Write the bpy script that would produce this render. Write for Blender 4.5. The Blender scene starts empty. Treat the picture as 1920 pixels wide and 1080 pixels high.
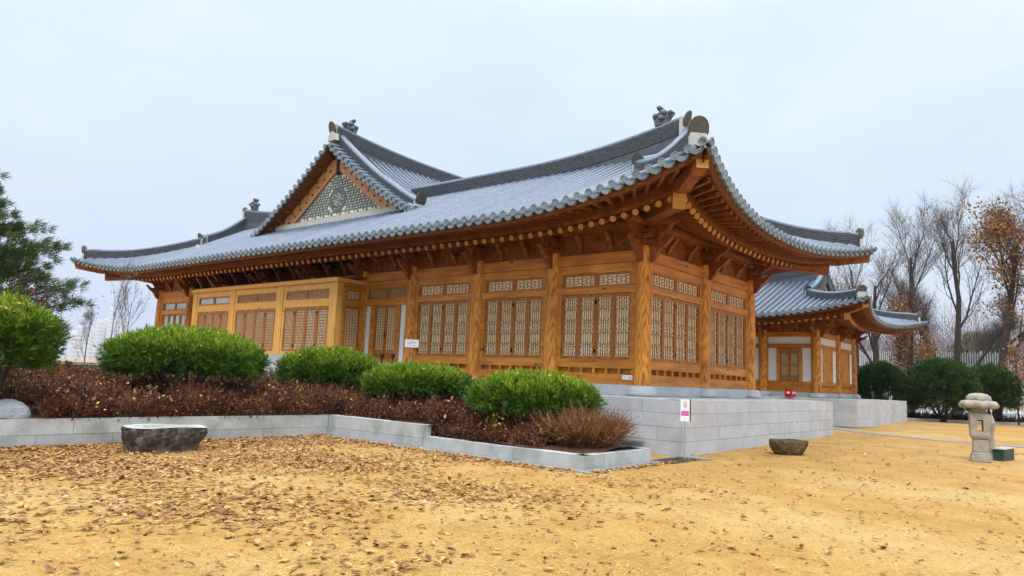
import bpy, math, random
import numpy as np
from mathutils import Matrix, Vector
R = math.radians
rng = np.random.default_rng(7)
random.seed(7)
SC = bpy.context.scene
COL = SC.collection

# ------------------------------------------------------------------ camera
def cam_axes(y, p, r):
    f = np.array([math.cos(p)*math.cos(y), math.cos(p)*math.sin(y), math.sin(p)])
    rt = np.array([math.sin(y), -math.cos(y), 0.0]); up = np.cross(rt, f)
    c, s = math.cos(r), math.sin(r)
    return c*rt+s*up, -s*rt+c*up, f
CAM = np.array([-16.4259, -9.2328, 0.05116])
rt_, up_, fw_ = cam_axes(0.694185, 0.12365, 0.043213)
cd = bpy.data.cameras.new('camera'); co = bpy.data.objects.new('camera', cd); COL.objects.link(co)
cd.sensor_width = 36; cd.lens = 36*1353.32/1920; cd.clip_start = 0.1; cd.clip_end = 6000
M = Matrix.Identity(4)
for i in range(3):
    M[i][0] = rt_[i]; M[i][1] = up_[i]; M[i][2] = -fw_[i]; M[i][3] = CAM[i]
co.matrix_world = M
SC.camera = co

# ------------------------------------------------------------------ world / light
SUN_EL, SUN_AZ = 52, 218            # degrees; azimuth of the sun measured from +X towards +Y
w = bpy.data.worlds.new('World'); SC.world = w; w.use_nodes = True
nt = w.node_tree; nt.nodes.clear()
def N(t, **k):
    n = nt.nodes.new(t)
    for a, b in k.items(): setattr(n, a, b)
    return n
sky = N('ShaderNodeTexSky'); sky.sky_type = 'NISHITA'; sky.sun_disc = False
sky.sun_elevation = R(SUN_EL); sky.sun_rotation = R(90-SUN_AZ); sky.dust_density = 4; sky.air_density = 1.0
b1 = N('ShaderNodeBackground'); b1.inputs[1].default_value = 0.08
nt.links.new(sky.outputs[0], b1.inputs[0])
tc = N('ShaderNodeTexCoord'); sep = N('ShaderNodeSeparateXYZ'); nt.links.new(tc.outputs['Generated'], sep.inputs[0])
mp = N('ShaderNodeMapping'); mp.inputs['Scale'].default_value = (1.5, 1.5, 4.0); nt.links.new(tc.outputs['Generated'], mp.inputs[0])
ns = N('ShaderNodeTexNoise'); ns.inputs['Scale'].default_value = 1.6; ns.inputs['Detail'].default_value = 5; ns.inputs['Roughness'].default_value = .55
nt.links.new(mp.outputs[0], ns.inputs[0])
cr = N('ShaderNodeValToRGB')        # cloud deck: bluish haze at the horizon, pale mid sky, bright zenith
e = cr.color_ramp.elements
e[0].position = 0.0; e[0].color = (.64, .725, .93, 1)
e[1].position = 1.0; e[1].color = (3.6, 3.75, 3.9, 1)
for p, c in ((.14, (.70, .80, .965)), (.28, (.745, .875, .985)), (.46, (.80, .93, 1.01)), (.62, (1.25, 1.4, 1.5))):
    q = e.new(p); q.color = (*c, 1)
nt.links.new(sep.outputs[2], cr.inputs[0])
mx = N('ShaderNodeMixRGB'); mx.blend_type = 'MULTIPLY'; mx.inputs[0].default_value = 1
cr2 = N('ShaderNodeValToRGB'); cr2.color_ramp.elements[0].position = .32; cr2.color_ramp.elements[0].color = (.91, .94, 1, 1)
cr2.color_ramp.elements[1].position = .68; cr2.color_ramp.elements[1].color = (1.06, 1.03, 1.0, 1)
nt.links.new(ns.outputs[0], cr2.inputs[0]); nt.links.new(cr.outputs[0], mx.inputs[1]); nt.links.new(cr2.outputs[0], mx.inputs[2])
b2 = N('ShaderNodeBackground'); b2.inputs[1].default_value = 1.0
nt.links.new(mx.outputs[0], b2.inputs[0])
ms = N('ShaderNodeMixShader'); ms.inputs[0].default_value = .9
nt.links.new(b1.outputs[0], ms.inputs[1]); nt.links.new(b2.outputs[0], ms.inputs[2])
wo = N('ShaderNodeOutputWorld'); nt.links.new(ms.outputs[0], wo.inputs[0])
sd = bpy.data.lights.new('sun', 'SUN'); sd.energy = 1.3; sd.angle = R(14); sd.color = (1, .96, .90)
so = bpy.data.objects.new('sun', sd); COL.objects.link(so)
sdir = Vector((math.cos(R(SUN_EL))*math.cos(R(SUN_AZ)), math.cos(R(SUN_EL))*math.sin(R(SUN_AZ)), math.sin(R(SUN_EL))))
so.rotation_euler = sdir.to_track_quat('Z', 'Y').to_euler(); so.location = (-20, -25, 40)
vs = SC.view_settings; vs.view_transform = 'Standard'; vs.look = 'None'; vs.exposure = 0.15; vs.gamma = 1
try: vs.use_curve_mapping = False
except Exception: pass
SC.cycles.max_bounces = 6; SC.cycles.diffuse_bounces = 1; SC.cycles.glossy_bounces = 3; SC.cycles.use_denoising = True

# ------------------------------------------------------------------ materials
def mat(name, ramp, scale=(4, 4, 4), nscale=1.0, detail=5, rough=.7, bump=0.0, bscale=None, coat=0.0, spec=.4, island=0.0,
        wave=None, knots=None, stain=None, speck=None, coords='Position'):
    m = bpy.data.materials.new(name); m.use_nodes = True
    t = m.node_tree; t.nodes.clear()
    def n(ty, **k):
        q = t.nodes.new(ty)
        for a, b in k.items(): setattr(q, a, b)
        return q
    L = t.links.new
    out = n('ShaderNodeOutputMaterial'); bs = n('ShaderNodeBsdfPrincipled'); L(bs.outputs[0], out.inputs[0])
    bs.inputs['Roughness'].default_value = rough; bs.inputs['Specular IOR Level'].default_value = spec
    bs.inputs['Coat Weight'].default_value = coat; bs.inputs['Coat Roughness'].default_value = .04
    ge = n('ShaderNodeNewGeometry')
    mp = n('ShaderNodeMapping'); mp.inputs['Scale'].default_value = scale; L(ge.outputs['Position'], mp.inputs[0])
    src = mp.outputs[0]
    nz = n('ShaderNodeTexNoise'); nz.inputs['Scale'].default_value = nscale; nz.inputs['Detail'].default_value = detail; nz.inputs['Roughness'].default_value = .6
    L(src, nz.inputs['Vector'])
    fac = nz.outputs[0]
    if wave:
        wv = n('ShaderNodeTexWave'); wv.wave_type = wave[0]; wv.inputs['Scale'].default_value = wave[1]; wv.inputs['Distortion'].default_value = wave[2]
        wv.bands_direction = wave[5] if len(wave) > 5 else 'DIAGONAL'; wv.inputs['Detail'].default_value = 2.5; wv.inputs['Detail Scale'].default_value = wave[3]
        L(src, wv.inputs['Vector'])
        ml = n('ShaderNodeMix'); ml.data_type = 'FLOAT'; ml.inputs[0].default_value = wave[4]
        L(nz.outputs[0], ml.inputs[2]); L(wv.outputs['Fac'], ml.inputs[3]); fac = ml.outputs[0]
    rp = n('ShaderNodeValToRGB'); el = rp.color_ramp.elements
    el[0].position, el[0].color = ramp[0][0], (*ramp[0][1], 1); el[1].position, el[1].color = ramp[-1][0], (*ramp[-1][1], 1)
    for p, c in ramp[1:-1]:
        q = el.new(p); q.color = (*c, 1)
    L(fac, rp.inputs[0]); colr = rp.outputs[0]
    if island:
        hs = n('ShaderNodeHueSaturation'); mr = n('ShaderNodeMapRange'); mr.inputs[3].default_value = 1-island; mr.inputs[4].default_value = 1+island
        L(ge.outputs['Random Per Island'], mr.inputs[0]); L(mr.outputs[0], hs.inputs['Value']); L(colr, hs.inputs['Color']); colr = hs.outputs[0]
        mr2 = n('ShaderNodeMapRange'); mr2.inputs[3].default_value = .5-island*.04; mr2.inputs[4].default_value = .5+island*.04
        L(ge.outputs['Random Per Island'], mr2.inputs[0]); L(mr2.outputs[0], hs.inputs['Hue'])
    def overlay(colr, f, c):
        mm = n('ShaderNodeMixRGB'); L(f, mm.inputs[0]); L(colr, mm.inputs[1]); mm.inputs[2].default_value = (*c, 1); return mm.outputs[0]
    if stain:      # (scale, low, high, colour, strength)
        s2 = n('ShaderNodeTexNoise'); s2.inputs['Scale'].default_value = stain[0]; s2.inputs['Detail'].default_value = 4; L(ge.outputs['Position'], s2.inputs['Vector'])
        r2 = n('ShaderNodeMapRange'); r2.inputs[1].default_value = stain[1]; r2.inputs[2].default_value = stain[2]; r2.inputs[4].default_value = stain[4]
        L(s2.outputs[0], r2.inputs[0]); colr = overlay(colr, r2.outputs[0], stain[3])
    if speck:
        s3 = n('ShaderNodeTexNoise'); s3.inputs['Scale'].default_value = speck[0]; s3.inputs['Detail'].default_value = 2; L(ge.outputs['Position'], s3.inputs['Vector'])
        r3 = n('ShaderNodeMapRange'); r3.inputs[1].default_value = speck[1]; r3.inputs[2].default_value = speck[2]; r3.inputs[4].default_value = speck[4]
        L(s3.outputs[0], r3.inputs[0]); colr = overlay(colr, r3.outputs[0], speck[3])
    if knots:
        mk = n('ShaderNodeMapping'); mk.inputs['Scale'].default_value = knots[0]; L(ge.outputs['Position'], mk.inputs[0])
        vo = n('ShaderNodeTexVoronoi'); vo.inputs['Scale'].default_value = 1.0; L(mk.outputs[0], vo.inputs['Vector'])
        r4 = n('ShaderNodeMapRange'); r4.inputs[1].default_value = knots[1]; r4.inputs[2].default_value = knots[1]*.55; r4.inputs[4].default_value = .9
        L(vo.outputs['Distance'], r4.inputs[0]); colr = overlay(colr, r4.outputs[0], (.045, .016, .005))
    L(colr, bs.inputs['Base Color'])
    if bump:
        b_ = n('ShaderNodeBump'); b_.inputs['Strength'].default_value = bump; b_.inputs['Distance'].default_value = .02
        if bscale:
            nb = n('ShaderNodeTexNoise'); nb.inputs['Scale'].default_value = bscale; nb.inputs['Detail'].default_value = 4; L(ge.outputs['Position'], nb.inputs['Vector']); L(nb.outputs[0], b_.inputs['Height'])
        else: L(fac, b_.inputs['Height'])
        L(b_.outputs[0], bs.inputs['Normal'])
    return m
WRH = [(.30, (.26, .070, .007)), (.46, (.53, .178, .018)), (.74, (.76, .31, .042))]
WR = [(.30, (.30, .085, .009)), (.46, (.62, .225, .024)), (.74, (.84, .37, .055))]
M_woodv = mat('pine_wood_upright', WR, (7, 7, .9), 1.3, rough=.5, bump=.15, wave=('BANDS', 1.5, 9, .7, .26), knots=((1.3, 1.3, .9), .075), island=.17, stain=(.9, .50, .72, (.34, .095, .012), .5))
M_woodh = mat('pine_wood_along', WRH, (8, .7, 8), 1.3, rough=.5, bump=.12, wave=('BANDS', 1.1, 8, .6, .25, 'Z'), knots=((1.2, 1.2, 2.5), .11), island=.17, stain=(.9, .50, .72, (.34, .095, .012), .5))
M_woodx = mat('pine_wood_across', WRH, (.7, 8, 8), 1.3, rough=.5, bump=.12, wave=('BANDS', 1.1, 8, .6, .25, 'Z'), knots=((1.2, 1.2, 2.5), .11), island=.17, stain=(.9, .50, .72, (.34, .095, .012), .5))
BR = [(.25, (.58, .26, .048)), (.5, (.72, .37, .080)), (.75, (.80, .46, .12))]
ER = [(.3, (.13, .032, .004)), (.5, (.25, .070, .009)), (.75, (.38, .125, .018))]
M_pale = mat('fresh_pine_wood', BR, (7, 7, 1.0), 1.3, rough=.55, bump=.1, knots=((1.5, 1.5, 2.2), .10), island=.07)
M_eave = mat('shaded_eave_timber', ER, (4, 4, 4), 1.3, rough=.55, bump=.15, knots=((1.2, 1.2, 2.5), .10), island=.14)  # same pine as the walls, darkened: eave shade put into the colour
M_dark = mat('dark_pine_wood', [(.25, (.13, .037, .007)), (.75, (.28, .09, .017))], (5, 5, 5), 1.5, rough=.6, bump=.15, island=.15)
M_soffit = mat('shaded_eave_board', [(.25, (.13, .034, .005)), (.75, (.26, .08, .014))], (3, 3, 3), 1.5, rough=.65, bump=.1)  # soffit boards, also darkened in colour for the shade under the roof
M_rend = mat('rafter_end_grain', [(.25, (.42, .19, .045)), (.75, (.62, .33, .10))], (9, 9, 9), 1.5, rough=.7)
M_stile = mat('door_stile_wood', [(.25, (.27, .08, .012)), (.75, (.48, .17, .028))], (8, 8, 1), 1.5, rough=.5, island=.12)
M_latt = mat('lattice_wood', [(.25, (.22, .075, .014)), (.75, (.40, .155, .032))], (8, 8, 8), 1.5, rough=.5)
M_paper = mat('window_paper', [(.3, (.84, .62, .34)), (.7, (.92, .77, .52))], (1.2, 1.2, 1.6), 2.2, rough=.6, coat=.3, stain=(1.7, .54, .66, (.88, .86, .80), .7))
M_paperw = mat('warm_window_paper', [(.3, (.72, .50, .26)), (.7, (.84, .64, .38))], (1, 1, 1), 2.0, rough=.6, coat=.3)
M_glass = mat('window_glass_backing', [(.3, (.30, .36, .37)), (.7, (.48, .55, .56))], (1, 1, 1), 1.5, rough=.3, coat=1.0, spec=.8)
M_plaster = mat('white_plaster', [(.3, (.78, .78, .78)), (.7, (.86, .86, .85))], (2, 2, 2), 2, rough=.8)
M_iron = mat('black_iron', [(.3, (.01, .008, .006)), (.7, (.025, .02, .016))], rough=.5)
M_tile = mat('grey_roof_tile', [(.25, (.07, .098, .145)), (.75, (.16, .21, .29))], (6, 6, 6), 1.2, rough=.32, bump=.08, island=.16, spec=.6)
M_tbase = mat('dark_roof_tile_bed', [(.25, (.02, .026, .034)), (.75, (.06, .072, .09))], (5, 5, 5), 1.2, rough=.5, bump=.2)
M_tend = mat('pale_eave_tile', [(.25, (.11, .145, .17)), (.75, (.25, .30, .34))], (9, 9, 9), 1.5, rough=.55, island=.14, bump=.2)
M_ridge = mat('ridge_tile_layers', [(.25, (.045, .055, .07)), (.75, (.125, .145, .17))], (5, 5, 5), 1.5, rough=.5, bump=.1)
M_mortar = mat('pale_lime_mortar', [(.25, (.38, .42, .38)), (.75, (.54, .57, .51))], (6, 6, 6), 1.5, rough=.9)
M_orn = mat('dark_ornament_tile', [(.25, (.055, .05, .045)), (.75, (.12, .11, .10))], (8, 8, 8), 1.5, rough=.6, bump=.3)
M_dragon = mat('grey_dragon_tile', [(.25, (.06, .075, .095)), (.75, (.17, .19, .22))], (10, 10, 10), 1.5, rough=.55, bump=.6)
M_fretbg = mat('fret_mortar', [(.25, (.66, .68, .63)), (.75, (.78, .79, .74))], (5, 5, 5), 1.5, rough=.9)
M_fret = mat('fret_grey_brick', [(.25, (.12, .155, .15)), (.75, (.20, .24, .23))], (8, 8, 8), 1.5, rough=.8)
M_fretred = mat('fret_red_line', [(.25, (.28, .12, .06)), (.75, (.36, .16, .08))], (8, 8, 8), 1.5, rough=.8)
M_barge = mat('bargeboard_wood', [(.25, (.46, .22, .085)), (.75, (.62, .34, .16))], (3, 3, 3), 1.3, rough=.65, bump=.1)
M_granite = mat('pale_granite', [(.3, (.44, .46, .49)), (.7, (.55, .57, .605))], (3, 3, 3), 1.5, rough=.75, bump=.12, bscale=60, island=.07, stain=(1.1, .5, .72, (.36, .35, .33), .45), speck=(70, .58, .68, (.28, .28, .28), .5))
M_kerb = mat('kerb_granite', [(.3, (.40, .42, .42)), (.7, (.53, .545, .54))], (2.5, 2.5, 2.5), 1.4, rough=.8, bump=.2, bscale=70, island=.14, stain=(1.8, .48, .68, (.22, .23, .20), .55), speck=(80, .56, .66, (.18, .18, .18), .6))
M_step = mat('bay_stone', [(.3, (.40, .42, .44)), (.7, (.50, .52, .54))], (2, 2, 2), 1.5, rough=.8, island=.08)
M_sand = mat('yellow_sandy_ground', [(.2, (.25, .122, .027)), (.42, (.375, .203, .049)), (.6, (.435, .247, .066)), (.85, (.50, .312, .10))], (1.1, 1.1, 1.1), 1.3, detail=9, rough=.95, bump=.5, bscale=26,
             stain=(.35, .46, .7, (.50, .36, .15), .6), speck=(38, .62, .72, (.30, .15, .05), .75))
M_soil = mat('dark_bed_soil', [(.25, (.045, .018, .008)), (.75, (.13, .05, .02))], (6, 6, 6), 1.4, rough=.95, bump=.6, bscale=20)
M_pave = mat('pale_paving', [(.3, (.55, .56, .58)), (.7, (.68, .69, .70))], (1, 1, 1), 1.4, rough=.85)
M_slab = mat('path_slab', [(.3, (.19, .20, .20)), (.7, (.31, .315, .31))], (3, 3, 3), 1.4, rough=.85, island=.15, bump=.2, bscale=30)
M_rock = mat('rough_dark_rock', [(.30, (.012, .010, .008)), (.5, (.065, .055, .045)), (.72, (.26, .245, .22))], (4, 4, 4), 1.6, detail=9, rough=.9, bump=1.0, bscale=14)
M_rocktop = mat('dressed_rock_top', [(.25, (.33, .33, .31)), (.75, (.52, .52, .50))], (5, 5, 5), 1.6, rough=.9, bump=.4, bscale=30)
M_brownrock = mat('mossy_brown_rock', [(.25, (.05, .035, .015)), (.55, (.12, .085, .04)), (.8, (.24, .19, .10))], (5, 5, 5), 1.6, detail=9, rough=.9, bump=1.0, bscale=16)
M_boulder = mat('pale_boulder_stone', [(.25, (.30, .33, .36)), (.75, (.48, .51, .54))], (5, 5, 5), 1.4, rough=.9, bump=.5, bscale=20)
M_lantern = mat('weathered_lantern_stone', [(.25, (.27, .25, .20)), (.75, (.45, .42, .345))], (5, 5, 5), 1.5, rough=.9, bump=.5, bscale=35, stain=(3, .5, .7, (.24, .22, .17), .5))
M_steel = mat('brushed_steel', [(.3, (.30, .30, .30)), (.7, (.42, .41, .40))], rough=.4)
M_white = mat('white_sign_panel', [(.3, (.78, .78, .79)), (.7, (.84, .84, .84))], rough=.4)
M_black = mat('black_sign_edge', [(.3, (.015, .015, .015)), (.7, (.03, .03, .03))], rough=.5)
M_magenta = mat('magenta_band', [(.3, (.68, .10, .42)), (.7, (.76, .16, .50))], rough=.5)
M_magd = mat('dark_magenta_line', [(.3, (.36, .02, .16)), (.7, (.42, .03, .20))], rough=.5)
M_red = mat('red_paint', [(.3, (.42, .012, .015)), (.7, (.52, .02, .02))], rough=.4)
M_ink = mat('grey_ink', [(.3, (.22, .24, .34)), (.7, (.30, .32, .42))], rough=.7)
M_green = mat('dark_green_metal', [(.3, (.012, .045, .035)), (.7, (.03, .075, .055))], rough=.5)
M_greenlid = mat('pale_lamp_lid', [(.3, (.42, .46, .46)), (.7, (.52, .56, .55))], rough=.35)
M_fence = mat('white_fence_metal', [(.3, (.62, .66, .70)), (.7, (.72, .75, .78))], rough=.5)
M_city = mat('hazed_tower_concrete', [(.3, (.68, .72, .80)), (.7, (.76, .80, .88))], (.05, .05, .2), 1, rough=.8)  # near sky tone: distance haze put into the tower colour
M_citywin = mat('hazed_tower_window', [(.3, (.52, .56, .62)), (.7, (.60, .64, .70))], (.05, .05, .05), 1, rough=.5)  # window contrast flattened too, haze painted in
M_bark = mat('dark_bark', [(.25, (.028, .020, .016)), (.75, (.085, .065, .05))], (6, 6, 2), 2, rough=.95, bump=.6)
M_barkg = mat('grey_bark', [(.25, (.045, .038, .033)), (.75, (.125, .108, .095))], (6, 6, 2), 2, rough=.95, bump=.6)
M_twig = mat('pinkish_twigs', [(.25, (.12, .075, .065)), (.75, (.27, .19, .165))], (2, 2, 2), 2, rough=.9)
M_twigg = mat('grey_twigs', [(.25, (.095, .08, .072)), (.75, (.20, .175, .16))], (2, 2, 2), 2, rough=.9)
M_twigd = mat('brown_twigs', [(.25, (.07, .05, .04)), (.75, (.16, .12, .10))], (2, 2, 2), 2, rough=.9)
def leafmat(name, ramp, island=.35, rough=.6, transl=.15, nscale=2.2):
    m = mat(name, ramp, (1, 1, 1), nscale, rough=rough, island=island)
    t = m.node_tree; bs = [x for x in t.nodes if x.type == 'BSDF_PRINCIPLED'][0]; out = [x for x in t.nodes if x.type == 'OUTPUT_MATERIAL'][0]
    tr = t.nodes.new('ShaderNodeBsdfTranslucent'); mx = t.nodes.new('ShaderNodeMixShader'); mx.inputs[0].default_value = transl
    src = bs.inputs['Base Color'].links[0].from_socket
    t.links.new(src, tr.inputs[0]); t.links.new(bs.outputs[0], mx.inputs[1]); t.links.new(tr.outputs[0], mx.inputs[2]); t.links.new(mx.outputs[0], out.inputs[0])
    return m
M_needle = leafmat('pine_needles', [(.32, (.028, .085, .004)), (.55, (.07, .165, .007)), (.75, (.17, .27, .012))], .40, transl=.12)
M_needled = leafmat('dark_pine_needles', [(.3, (.012, .045, .010)), (.7, (.075, .15, .022))], .45)
M_needleb = leafmat('big_pine_needles', [(.3, (.022, .050, .010)), (.55, (.065, .11, .018)), (.72, (.17, .20, .035))], .35)
M_fall = leafmat('fallen_leaf', [(.31, (.085, .028, .008)), (.43, (.29, .115, .028)), (.56, (.50, .265, .085)), (.72, (.66, .46, .25))], .45, nscale=9, transl=.12)
M_oak = leafmat('withered_oak_leaf', [(.3, (.19, .08, .022)), (.7, (.42, .22, .075))], .35, nscale=1.5, transl=.3)
M_azal = leafmat('withered_azalea_leaf', [(.3, (.045, .011, .005)), (.55, (.10, .026, .010)), (.78, (.24, .085, .03))], .45, nscale=1.6)
M_azalt = leafmat('azalea_twig_tip', [(.3, (.10, .036, .014)), (.7, (.27, .125, .05))], .35, nscale=1.6)
M_straww = leafmat('straw_twig', [(.3, (.22, .095, .04)), (.7, (.46, .25, .11))], .35, nscale=1.6)
M_toplit = leafmat('toplit_yellow_needles', [(.3, (.20, .34, .010)), (.7, (.44, .54, .03))], .3, transl=.12)  # yellow of the species plus top light, put into the colour
M_yell = leafmat('yellow_leaf', [(.3, (.55, .36, .05)), (.7, (.72, .56, .12))], .3)
M_maple = leafmat('red_maple_leaf', [(.3, (.16, .012, .016)), (.7, (.32, .03, .03))], .4)
M_straw = leafmat('dry_grass_blade', [(.3, (.52, .34, .10)), (.7, (.80, .60, .24))], .25, nscale=3, transl=.2)

# ------------------------------------------------------------------ mesh helpers
class TF: o = np.zeros(3); s = 1.0
class MB:
    def __init__(self): self.v = []; self.f = []; self.m = []
    def add(self, vs, fs, mi=0, flip=False):
        b = len(self.v); self.v.extend([tuple(map(float, p)) for p in vs])
        for f in fs:
            self.f.append([b+i for i in (reversed(f) if flip else f)]); self.m.append(mi)
    def hexa(self, P, mi=0, flip=False):   # P: 8 pts, bottom loop ccw (seen from outside top) then top loop
        self.add(P, [(3, 2, 1, 0), (4, 5, 6, 7), (0, 1, 5, 4), (1, 2, 6, 5), (2, 3, 7, 6), (3, 0, 4, 7)], mi, flip)
    def box(self, a, b, mi=0):
        x0, y0, z0 = a; x1, y1, z1 = b
        self.hexa([(x0, y0, z0), (x1, y0, z0), (x1, y1, z0), (x0, y1, z0), (x0, y0, z1), (x1, y0, z1), (x1, y1, z1), (x0, y1, z1)], mi)
    def beam(self, p, q, w, h, up=(0, 0, 1), mi=0, endmi=None):
        p = np.array(p, float); q = np.array(q, float); d = q-p; d /= np.linalg.norm(d)
        s = np.cross(d, up); s /= np.linalg.norm(s); u = np.cross(s, d)
        c = lambda o: [o-s*w/2-u*h/2, o+s*w/2-u*h/2, o+s*w/2+u*h/2, o-s*w/2+u*h/2]
        P = c(p)+c(q)
        self.add(P, [(0, 1, 2, 3), (0, 4, 5, 1), (1, 5, 6, 2), (2, 6, 7, 3), (3, 7, 4, 0)], mi)
        self.add(P[4:], [(3, 2, 1, 0)], mi if endmi is None else endmi)
    def tube(self, pts, rad, n=8, mi=0, endmi=None, caps=True, half=False):
        pts = [np.array(p, float) for p in pts]
        if not hasattr(rad, '__len__'): rad = [rad]*len(pts)
        rings = []
        for i, p in enumerate(pts):
            d = pts[min(i+1, len(pts)-1)]-pts[max(i-1, 0)]; d /= (np.linalg.norm(d)+1e-9)
            a = np.array([0, 0, 1.]) if abs(d[2]) < .92 else np.array([1., 0, 0])
            s = np.cross(d, a); s /= np.linalg.norm(s); u = np.cross(s, d)
            if half: rings.append([p+rad[i]*(math.cos(t)*s+math.sin(t)*u) for t in np.linspace(0, math.pi, n)])
            else: rings.append([p+rad[i]*(math.cos(t)*s+math.sin(t)*u) for t in np.arange(n)*2*math.pi/n])
        V = [q for r in rings for q in r]; F = []
        k = n-1 if half else n
        for i in range(len(pts)-1):
            for j in range(k):
                j2 = (j+1) % n
                F.append((i*n+j, i*n+j2, (i+1)*n+j2, (i+1)*n+j))
        self.add(V, F, mi)
        if caps and not half:
            self.add(rings[0], [tuple(range(n-1, -1, -1))], mi); self.add(rings[-1], [tuple(range(n))], mi if endmi is None else endmi)
    def lathe(self, prof, c, n=16, mi=0, squash=(1, 1)):
        V = []; F = []
        for r, z in prof:
            for j in range(n):
                t = 2*math.pi*j/n; V.append((c[0]+r*math.cos(t)*squash[0], c[1]+r*math.sin(t)*squash[1], c[2]+z))
        for i in range(len(prof)-1):
            for j in range(n):
                j2 = (j+1) % n; F.append((i*n+j, i*n+j2, (i+1)*n+j2, (i+1)*n+j))
        F.append(tuple(range(n-1, -1, -1))); F.append(tuple((len(prof)-1)*n+j for j in range(n)))
        self.add(V, F, mi)
    def prism(self, prof, off, mi=0):     # prof: list of 3D pts (planar polygon), off: extrusion vector
        P = [np.array(p, float) for p in prof]; o = np.array(off, float); n = len(P)
        V = P+[p+o for p in P]
        F = [tuple(range(n-1, -1, -1)), tuple(range(n, 2*n))]+[(i, (i+1) % n, n+(i+1) % n, n+i) for i in range(n)]
        self.add(V, F, mi)
    def sweep(self, path, sec, mi=0, secmi=None, side=None, caps=True, capmi=None):   # sec: list of (w,h) closed loop; height along z
        path = [np.array(p, float) for p in path]; rings = []
        for i, p in enumerate(path):
            d = path[min(i+1, len(path)-1)]-path[max(i-1, 0)]; d[2] = 0; d /= np.linalg.norm(d)
            s = np.array([d[1], -d[0], 0])
            rings.append([p+s*a+np.array([0, 0, b]) for a, b in sec])
        n = len(sec); V = [q for r in rings for q in r]
        for j in range(n):
            j2 = (j+1) % n
            F = [(i*n+j, i*n+j2, (i+1)*n+j2, (i+1)*n+j) for i in range(len(path)-1)]
            b = mi if secmi is None else secmi[j]
            self.add(V if j == 0 else [], [], b)
            if j == 0: base = len(self.v)-len(V)
            for f in F: self.f.append([base+x for x in f]); self.m.append(b)
        if caps:
            self.f.append([base+x for x in range(n-1, -1, -1)]); self.m.append(mi if capmi is None else capmi)
            self.f.append([base+(len(path)-1)*n+x for x in range(n)]); self.m.append(mi if capmi is None else capmi)
    def build(self, name, mats, parent=None, smooth=False):
        V = np.array(self.v, float).reshape(-1, 3)*TF.s+TF.o
        if parent is not None: V = V-np.array(root_loc(parent))
        me = bpy.data.meshes.new(name)
        me.from_pydata(V.tolist(), [], self.f)
        if not isinstance(mats, (list, tuple)): mats = [mats]
        for m in mats: me.materials.append(m)
        me.polygons.foreach_set('material_index', self.m)
        if smooth: me.polygons.foreach_set('use_smooth', [True]*len(me.polygons))
        me.update()
        o = bpy.data.objects.new(name, me); COL.objects.link(o)
        if parent is not None: o.parent = parent
        return o
def root_loc(p):
    l = np.zeros(3)
    while p is not None:
        l = l+np.array(p.location); p = p.parent
    return l
def empty(name, loc, label, cat, group=None):
    o = bpy.data.objects.new(name, None); COL.objects.link(o); o.location = loc
    o['label'] = label; o['category'] = cat
    if group: o['group'] = group
    return o
def tag(o, label=None, cat=None, group=None, kind=None):
    for k, v_ in (('label', label), ('category', cat), ('group', group), ('kind', kind)):
        if v_: o[k] = v_
    return o
def quads(name, P, mats, mi=None, parent=None, smooth=False):  # P: (N,4,3) world
    P = np.asarray(P, np.float64); n = len(P)
    if parent is not None: P = P-root_loc(parent)
    me = bpy.data.meshes.new(name)
    me.vertices.add(n*4); me.vertices.foreach_set('co', P.reshape(-1).astype(np.float32))
    me.loops.add(n*4); me.loops.foreach_set('vertex_index', np.arange(n*4, dtype=np.int32))
    me.polygons.add(n); me.polygons.foreach_set('loop_start', np.arange(n, dtype=np.int32)*4)
    try: me.polygons.foreach_set('loop_total', np.full(n, 4, np.int32))
    except Exception: pass
    if not isinstance(mats, (list, tuple)): mats = [mats]
    for m in mats: me.materials.append(m)
    if mi is not None: me.polygons.foreach_set('material_index', np.asarray(mi, np.int32))
    me.update(calc_edges=True); me.validate()
    o = bpy.data.objects.new(name, me); COL.objects.link(o)
    if parent is not None: o.parent = parent
    return o
def unit(a): return a/(np.linalg.norm(a, axis=-1, keepdims=True)+1e-9)
def rdir(n): return unit(rng.normal(size=(n, 3)))
def blades(base, d, length, width, tip=.25):
    """thin quads from base along d"""
    n = len(base); s = unit(np.cross(d, rdir(n)))*np.reshape(width, (-1, 1))
    t = base+d*np.reshape(length, (-1, 1))
    return np.stack([base-s, base+s, t+s*tip, t-s*tip], 1)
def leafquads(c, size, flat=None):
    n = len(c); a = rdir(n); b = unit(np.cross(a, rdir(n)))
    if flat is not None:
        a[:, 2] *= flat; a = unit(a); b = np.cross(a, np.array([0, 0, 1.])+rdir(n)*flat); b = unit(b)
    sz = np.reshape(size, (-1, 1))
    return np.stack([c-a*sz, c-b*sz*.55, c+a*sz, c+b*sz*.55], 1)
class Fr:      # a facade frame: u along the wall, z up, n outwards
    def __init__(s, o, u, n): s.o = np.array(o, float); s.u = np.array(u, float); s.n = np.array(n, float); s.flip = np.dot(np.cross(s.u, (0, 0, 1)), s.n) < 0
    def p(s, u, z, n): return s.o+s.u*u+s.n*n+np.array([0, 0, z])
    def box(s, mb, u0, u1, z0, z1, n0, n1, mi=0):
        P = [s.p(u0, z0, n1), s.p(u1, z0, n1), s.p(u1, z0, n0), s.p(u0, z0, n0), s.p(u0, z1, n1), s.p(u1, z1, n1), s.p(u1, z1, n0), s.p(u0, z1, n0)]
        mb.hexa(P, mi, s.flip)
def gz(x): return -1.47+.0118*min(max(x, 0), 22)

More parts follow.
